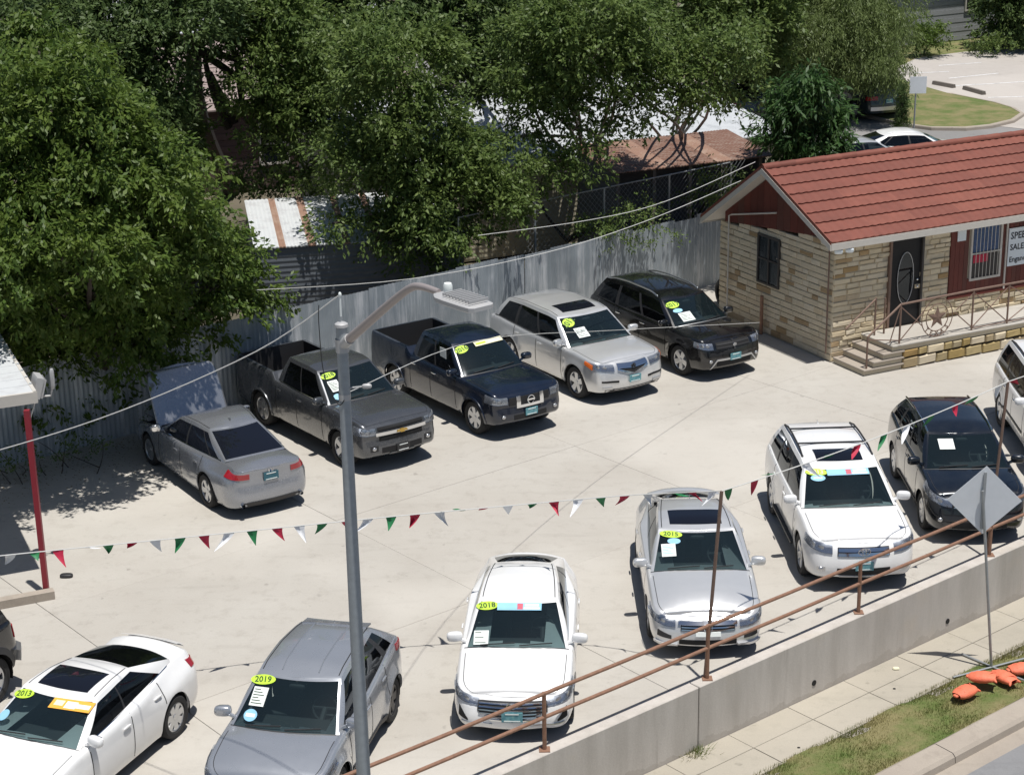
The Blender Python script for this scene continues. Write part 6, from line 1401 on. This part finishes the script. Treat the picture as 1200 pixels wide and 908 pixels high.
bush('bright green round shrub in front of the grey house wall', tuple(at(1086, 56)), [B(1086, 34, 90, .85), B(1080, 46, 90, .65)])
bush('low green hedge right of the grey house, edge of the far parking lot', tuple(at(1150, 52)), [B(1152, 50, 90, .4), B(1168, 48, 90, .5)], 'leaf_oak')
bush('leafy vine on the chain-link fence above the corrugated metal', tuple(at(665, 283, 1.)), [B(705, 262, 47, .4), B(725, 268, 47, .35), B(745, 250, 47, .4), B(640, 200, 47, .4), B(765, 262, 47.5, .25)], 'leaf_oak', .10, 60, None)
bush('green shrub under the eaves at the back of the office', tuple(at(815, 262, .5)), [B(815, 225, 50, .35), B(840, 205, 50, .3), B(860, 215, 49, .3)], 'leaf_oak', .10, 60, None)
bush('tangle of dark shrubs behind the striped shed', tuple(at(330, 215, .5)), [B(330, 200, 49, .7), B(290, 205, 49.5, .5), B(370, 205, 49, .7)], 'leaf_oak', .13, 50, None)
cy = thing('cypress', 'narrow dark columnar cypress standing behind the office roof ridge', 'tree', at(1054, 188)); V, C = leaves([((0, 0, 1.2), (.22, .22, 1.1)), ((0, 0, 2.1), (.16, .16, .8)), ((0, 0, .5), (.22, .22, .5))], .07, 420, 10, -.8, .08, shell=.3, spray=False); me = rawmesh('crown', V, 4); me.materials.append(M['leaf_deep']); link('crown', me, None, cy)
mb = MB(); mb.tube([(0, 0, 0), (0, 0, 2.2)], [.05, .02], 6); mb.build('trunk', 'bark', cy)
ss = thing('street_sign', 'small grey square sign on a post behind the office roof', 'road sign', at(1069, 186)); mb = MB(); mb.tube([(0, 0, 0), (0, 0, 2.9)], .03, 6); mb.build('post', 'galvanised', ss); mb = MB(); mb.box((-.24, -.03, 2.35), (.36, -.045, 2.95)); mb.build('sign_plate', 'sign_back', ss, smooth=False)

# ---------------------------------------------------------------- sheds and houses behind the fence
def shed(name, label, cat, org, ang, W_, D_, z0, z1, wall, sheets, over=.15, open_front=False, wallgroup=None, rib='roof_zinc'):
    """lean-to: low eave z0 along the front, high edge z1 at the back; sheets = [(width, material)...] repeated"""
    e1 = Vector((math.cos(ang), math.sin(ang), 0)); e2 = Vector((-e1.y, e1.x, 0)); t = thing(name, label, cat, org); P = lambda u, v, z: e1*u+e2*v+Vector((0, 0, z)); u = -over; i = 0
    while u < W_+over:
        w_, mt = sheets[i % len(sheets)]; mb = MB(); n = max(2, int(w_/.09)); rows = []
        for k in range(n*2+1):
            a = u+w_*k/(n*2); dz = .018*(k % 2); rows.append([P(a, -over, z0+dz-.01), P(a, -over, z0+.02+dz), P(a, D_/2, (z0+z1)/2+.02+dz), P(a, D_+over, z1+.02+dz)])
        mb.grid(rows); mb.build('roof_sheet', mt, t, smooth=False, merge=0); u += w_; i += 1
    if wall:
        def wallq(a, b, name_='wall'):
            mb = MB(); L = (Vector(b[:2]+(0,))-Vector(a[:2]+(0,))).length; n = 18; rows = []; A0, B0 = P(a[0], a[1], 0), P(b[0], b[1], 0); nn = (B0-A0).cross(Vector((0, 0, 1))).normalized()
            za, zb = a[2], b[2]
            for k in range(n*2+1): f = k/(n*2); o = nn*(.010*(k % 2)); rows.append([A0+o+Vector((0, 0, za*f)), B0+o+Vector((0, 0, zb*f))])
            mb.grid(rows); mb.build(name_, wall, t, smooth=False, merge=0)
        if not open_front: wallq((0, 0, z0-.02), (W_, 0, z0-.02))
        wallq((0, D_, z1-.02), (0, 0, z0-.02)); wallq((W_, 0, z0-.02), (W_, D_, z1-.02)); wallq((W_, D_, z1-.02), (0, D_, z1-.02))
    for u in np.linspace(.1, W_-.1, 5): mb = MB(); mb.box((-.05, -.05, 0), (.05, .05, z0-.04), rot=Matrix.Rotation(ang, 3, 'Z'), org=P(u, .12, 0)); mb.build('post', 'wood_grey', t, smooth=False)
    return t
shed('shed', 'low grey shed with a white roof striped by rusty sheet joints', 'shed', tuple(at(300, 292, 2.4).xy)+(0,), R(11), 5.2, 3.4, 2.4, 2.85, 'shed_wall', [(.62, 'sheet_white'), (.17, 'sheet_rust'), (.55, 'sheet_white'), (.20, 'sheet_rust'), (.70, 'sheet_white'), (.16, 'sheet_rust')], over=.05)
o_ = at(660, 186, 2.7); shed('metal_barn', 'large building with a bright zinc sheet roof glimpsed through the trees', 'building', tuple((o_-Vector((math.cos(R(26)), math.sin(R(26)), 0))*5.5).xy)+(0,), R(26), 13.2, 7.5, 2.7, 3.6, 'siding_cream', [(.8, 'roof_zinc')])
o_ = at(775, 197, 2.95); shed('lean_to', 'open lean-to with a rusty red sheet roof between trees and office', 'shed', tuple((o_-Vector((math.cos(R(22)), math.sin(R(22)), 0))*1.4).xy)+(0,), R(24), 4.8, 2.4, 2.95, 3.25, 'shed_wall', [(.7, 'roof_rusty'), (.7, 'roof_rusty'), (.5, 'sheet_rust')], open_front=True)
o_ = at(880, 165, 2.4); shed('shed', 'small white metal roof corner right of the big zinc roof', 'shed', tuple(o_.xy)+(0,), R(26), 1.6, 2.2, 2.3, 2.6, 'siding_cream', [(.4, 'roof_zinc')])
o_ = at(372, 170, 2.6); shed('shed', 'small cream shed with a pale curved roof edge under the dark tree', 'shed', tuple(o_.xy)+(0,), R(15), 2.2, 3, 2.5, 2.7, 'siding_cream', [(.5, 'roof_zinc')])
def house(name, label, org, ang, W_, D_, zw, zr, wall, roof, wins=(), rows=10):
    e1 = Vector((math.cos(ang), math.sin(ang), 0)); e2 = Vector((-e1.y, e1.x, 0)); t = thing(name, label, 'house', org); P = lambda u, v, z: e1*u+e2*v+Vector((0, 0, z)); Rz = Matrix.Rotation(ang, 3, 'Z')
    nb = int(zw/.22)
    for k in range(nb):
        mb = MB(); z0, z1 = zw*k/nb, zw*(k+1)/nb; mb.prism([P(0, 0, 0), P(W_, 0, 0), P(W_, D_, 0), P(0, D_, 0)], z0+.004, z1-.01) if k % 2 else mb.prism([P(-.015, -.015, 0), P(W_+.015, -.015, 0), P(W_+.015, D_+.015, 0), P(-.015, D_+.015, 0)], z0, z1); mb.build('siding_course', wall, t, smooth=False)
    for s_ in (0, 1):
        for k in range(rows):
            f0, f1 = k/rows, (k+1)/rows; v0 = -.4+(D_/2+.4)*f0; v1 = -.4+(D_/2+.4)*f1+.04; z0 = zw-.05+(zr-zw)*f0+.05; z1 = zw-.05+(zr-zw)*f1+.02
            if s_: v0, v1 = D_-v0, D_-v1
            mb = MB(); mb.poly(P(-.4, v0, z0), P(W_+.4, v0, z0), P(W_+.4, v1, z1), P(-.4, v1, z1)); mb.poly(P(-.4, v0, z0), P(W_+.4, v0, z0), P(W_+.4, v0, z0-.05), P(-.4, v0, z0-.05)); mb.build('shingle_course', roof, t, smooth=False)
    for u in (0, W_): mb = MB(); mb.poly(P(u, 0, zw), P(u, D_, zw), P(u, D_/2, zr)); mb.build('gable', wall, t, smooth=False)
    for u, z in wins:
        mb = MB(); mb.box((u, -.06, z), (u+.9, -.02, z+1.3), rot=Rz); w = mb.build('window', 'window_pane', t, smooth=False)
        for a in ((u-.08, z-.08, u+.98, z), (u-.08, z+1.3, u+.98, z+1.38), (u-.08, z, u, z+1.3), (u+.9, z, u+.98, z+1.3), (u, z+.62, u+.9, z+.67)): mb = MB(); mb.box((a[0], -.09, a[1]), (a[2], -.015, a[3]), rot=Rz); mb.build('frame', 'white_trim', w, smooth=False)
    return t
house('house', 'dark brick house with a worn brown roof behind the leaning trunk', tuple(at(120, 240)), R(22), 11, 8, 2.9, 4.6, 'brick_dark', 'shingle', [(2.5, .9), (5.5, .9)])
house('house', 'far house with a pale grey roof glimpsed above the brown one', tuple(at(150, 118)), R(24), 12, 7, 2.8, 4.4, 'siding_cream', 'roof_zinc', [(3, .9), (7, .9)])
house('house', 'far tan house almost hidden by trees at top centre', tuple(at(400, 70)), R(24), 12, 7, 2.8, 4.4, 'siding_cream', 'shingle', [(3, .9), (7, .9)])
house('house', 'grey clapboard house with a white framed window at the top right', tuple(at(1052, 55)), R(30), 7.3, 8, 3.6, 5.4, 'siding_grey', 'shingle', [(4.4, 1.5)])
house('house', 'far house in the shade of trees past the right end of the parking lot', tuple(at(1250, 20)), R(30), 9, 8, 3.2, 5.4, 'siding_cream', 'shingle', [(2.4, 1.2)])
# ---------------------------------------------------------------- back street, grass island, far parking lot
def poly(name, pts, z, mat): m = MB(); m.poly(*[at(x, y, z) for x, y in pts]); return struct(name, m, mat)
poly('back_street', [(420, 40), (700, 75), (866, 113), (1013, 135), (1085, 147), (1140, 149), (1210, 138), (1420, 160), (1500, 300), (1180, 205), (905, 212), (700, 150), (480, 100)], -.045, 'asphalt_far')
isl = [(740, 62), (800, 90), (866, 110), (940, 121), (1013, 133), (1055, 144), (1090, 148.5), (1130, 149), (1160, 146), (1185, 140), (1196, 132.5), (1185, 126), (1165, 120), (1110, 109), (1068, 97), (1045, 90), (1040, 60), (860, 30)]
m = MB(); P = [at(x, y, .08) for x, y in isl]; m.poly(*P)
isg = struct('grass_island', m, 'grass')
mb = MB(); cen = sum(P, Vector())/len(P)
Pk = P[:14]
mb.grid([[p+(p-cen).normalized()*a+Vector((0, 0, z)) for a, z in ((-.02, .01), (.16, .012), (.18, -.02), (.19, -.14))] for p in Pk]); tag(mb.build('island_kerb', 'kerb', smooth=False), 'pale kerb curving round the grass island by the back street', 'kerb')
poly('far_parking_lot', [(1062, 96), (1068, 97), (1110, 109), (1165, 120), (1185, 126), (1196, 133), (1186, 141), (1160, 147), (1420, 175), (1420, 45), (1200, 57), (1130, 61), (1075, 68), (1050, 80)], -.035, 'parking_far')
poly('far_grass', [(1030, 88), (1050, 80), (1075, 68), (1130, 61), (1200, 57), (1420, 45), (1420, 5), (1000, 10), (980, 60)], -.04, 'grass')
ST = [((1070, 86), (1112, 84)), ((1112, 92), (1170, 86)), ((1118, 101), (1143, 99)), ((1143, 99.5), (1230, 94)), ((1158, 114.5), (1240, 112)), ((1181, 64), (1194, 58)), ((1100, 77), (1150, 73.5))]
for i, (a, b) in enumerate(ST):
    A_, B_ = at(*a, -.030), at(*b, -.030); d = (B_-A_).normalized(); n_ = Vector((-d.y, d.x, 0))*.06; mb = MB(); mb.poly(A_-n_, B_-n_, B_+n_, A_+n_); tag(mb.build('parking_stripe', 'line_paint', smooth=False), kind='structure')
WSL = ['leftmost dark wheel stop at the edge of the grass island', 'middle dark wheel stop beside the grass island', 'rightmost dark wheel stop, nearest the tip of the grass island']
for i, (a, b) in enumerate((((1068, 95), (1084, 98)), ((1094, 98), (1118, 102.5)), ((1130, 104), (1153, 110.5)))):
    A_, B_ = at(*a, 0), at(*b, 0); L = (B_-A_).length; mb = MB(); mb.grid([[Vector((x, y, z)) for y, z in ((-.11, 0), (-.07, .15), (.07, .15), (.11, 0))] for x in (-L/2, L/2)]); mb.poly((-L/2, -.11, 0), (-L/2, -.07, .15), (-L/2, .07, .15), (-L/2, .11, 0)); mb.poly((L/2, -.11, 0), (L/2, -.07, .15), (L/2, .07, .15), (L/2, .11, 0))
    o = link('wheel_stop', mb.mesh(smooth=False), 'wheel_stop', loc=(A_+B_)/2+Vector((0, 0, -.03))); o.rotation_euler = (0, 0, math.atan2((B_-A_).y, (B_-A_).x)); tag(o, WSL[i], 'wheel stop', 'wheel stops at the far parking lot')
# ---------------------------------------------------------------- vehicles on the back street
SB = dict(type='suv', L=4.8, W=1.9, R=.37, tw=.24, sh=[(0, .9), (.3, .98), (1.0, 1.06), (1.5, 1.08), (4.3, 1.14), (4.8, 1.10)], roof=[(1.8, 1.6), (2.4, 1.70), (3.4, 1.72), (4.1, 1.70), (4.4, 1.66)], c0=1.2, h0=1.95, h1=4.3, c1=4.6, doors=[1.5, 2.52, 3.45], hood=(.14, 1.05), windows=[(.04, .34), (.37, .66), (.70, .93)], zs=.3)
SE = dict(L=4.8, sh=[(0, .67), (.25, .75), (.8, .85), (1.3, .91), (2, .94), (3.2, .98), (4.2, 1.05), (4.8, 1.02)], roof=[(1.9, 1.33), (2.4, 1.39), (2.8, 1.405), (3.3, 1.37), (3.7, 1.31)], c0=1.22, h0=2.06, h1=3.45, c1=4.25, doors=[1.5, 2.55, 3.45], hood=(.14, 1.15, 4.35, 4.75), windows=[(.05, .43), (.46, .80), (.82, .92)])
p = at(1064, 199); c = Car('sedan', 'white sedan on the back street, half hidden by the red office roof', 'car', p.x, p.y, 8, 'paint_white', 'vehicles on the back street', **SE); c.headlights(.5, .6, .56, .66, .68, .77); c.tail(.4, .4, .8, .95, .84, .98); c.finish()
p = at(1005, 208); c = Car('sedan', 'pale silver car showing only its roof above the red office ridge', 'car', p.x, p.y, 22, 'paint_silver', 'vehicles on the back street', **SE); c.tail(.4, .4, .8, .95, .84, .98); c.finish()
p = at(1003, 131); c = Car('suv', 'dark green SUV on the back street behind the drooping tree', 'SUV', p.x, p.y, 112, 'paint_green', 'vehicles on the back street', **SB); c.tail(.5, .3, .85, 1.0, .85, 1.0); c.finish(); c.plate(.8, rear=True); c.patch('bumper', 'alloy', c.fr(-.8, .8, .45, .6, rear=True), n=10, m=1, thick=.06)
p = at(918, 116); c = Car('suv', 'black SUV parked far up the back street, left of the drooping tree', 'SUV', p.x, p.y, 112, 'paint_black', 'vehicles on the back street', **SB); c.tail(.5, .3, .85, 1.0, .85, 1.0); c.finish()
p = at(862, 138); c = Car('suv', 'black SUV between the white roof and the back street, mostly behind leaves', 'SUV', p.x, p.y, 100, 'paint_black', 'vehicles on the back street', **SB); c.tail(.5, .3, .85, 1.0, .85, 1.0); c.finish()
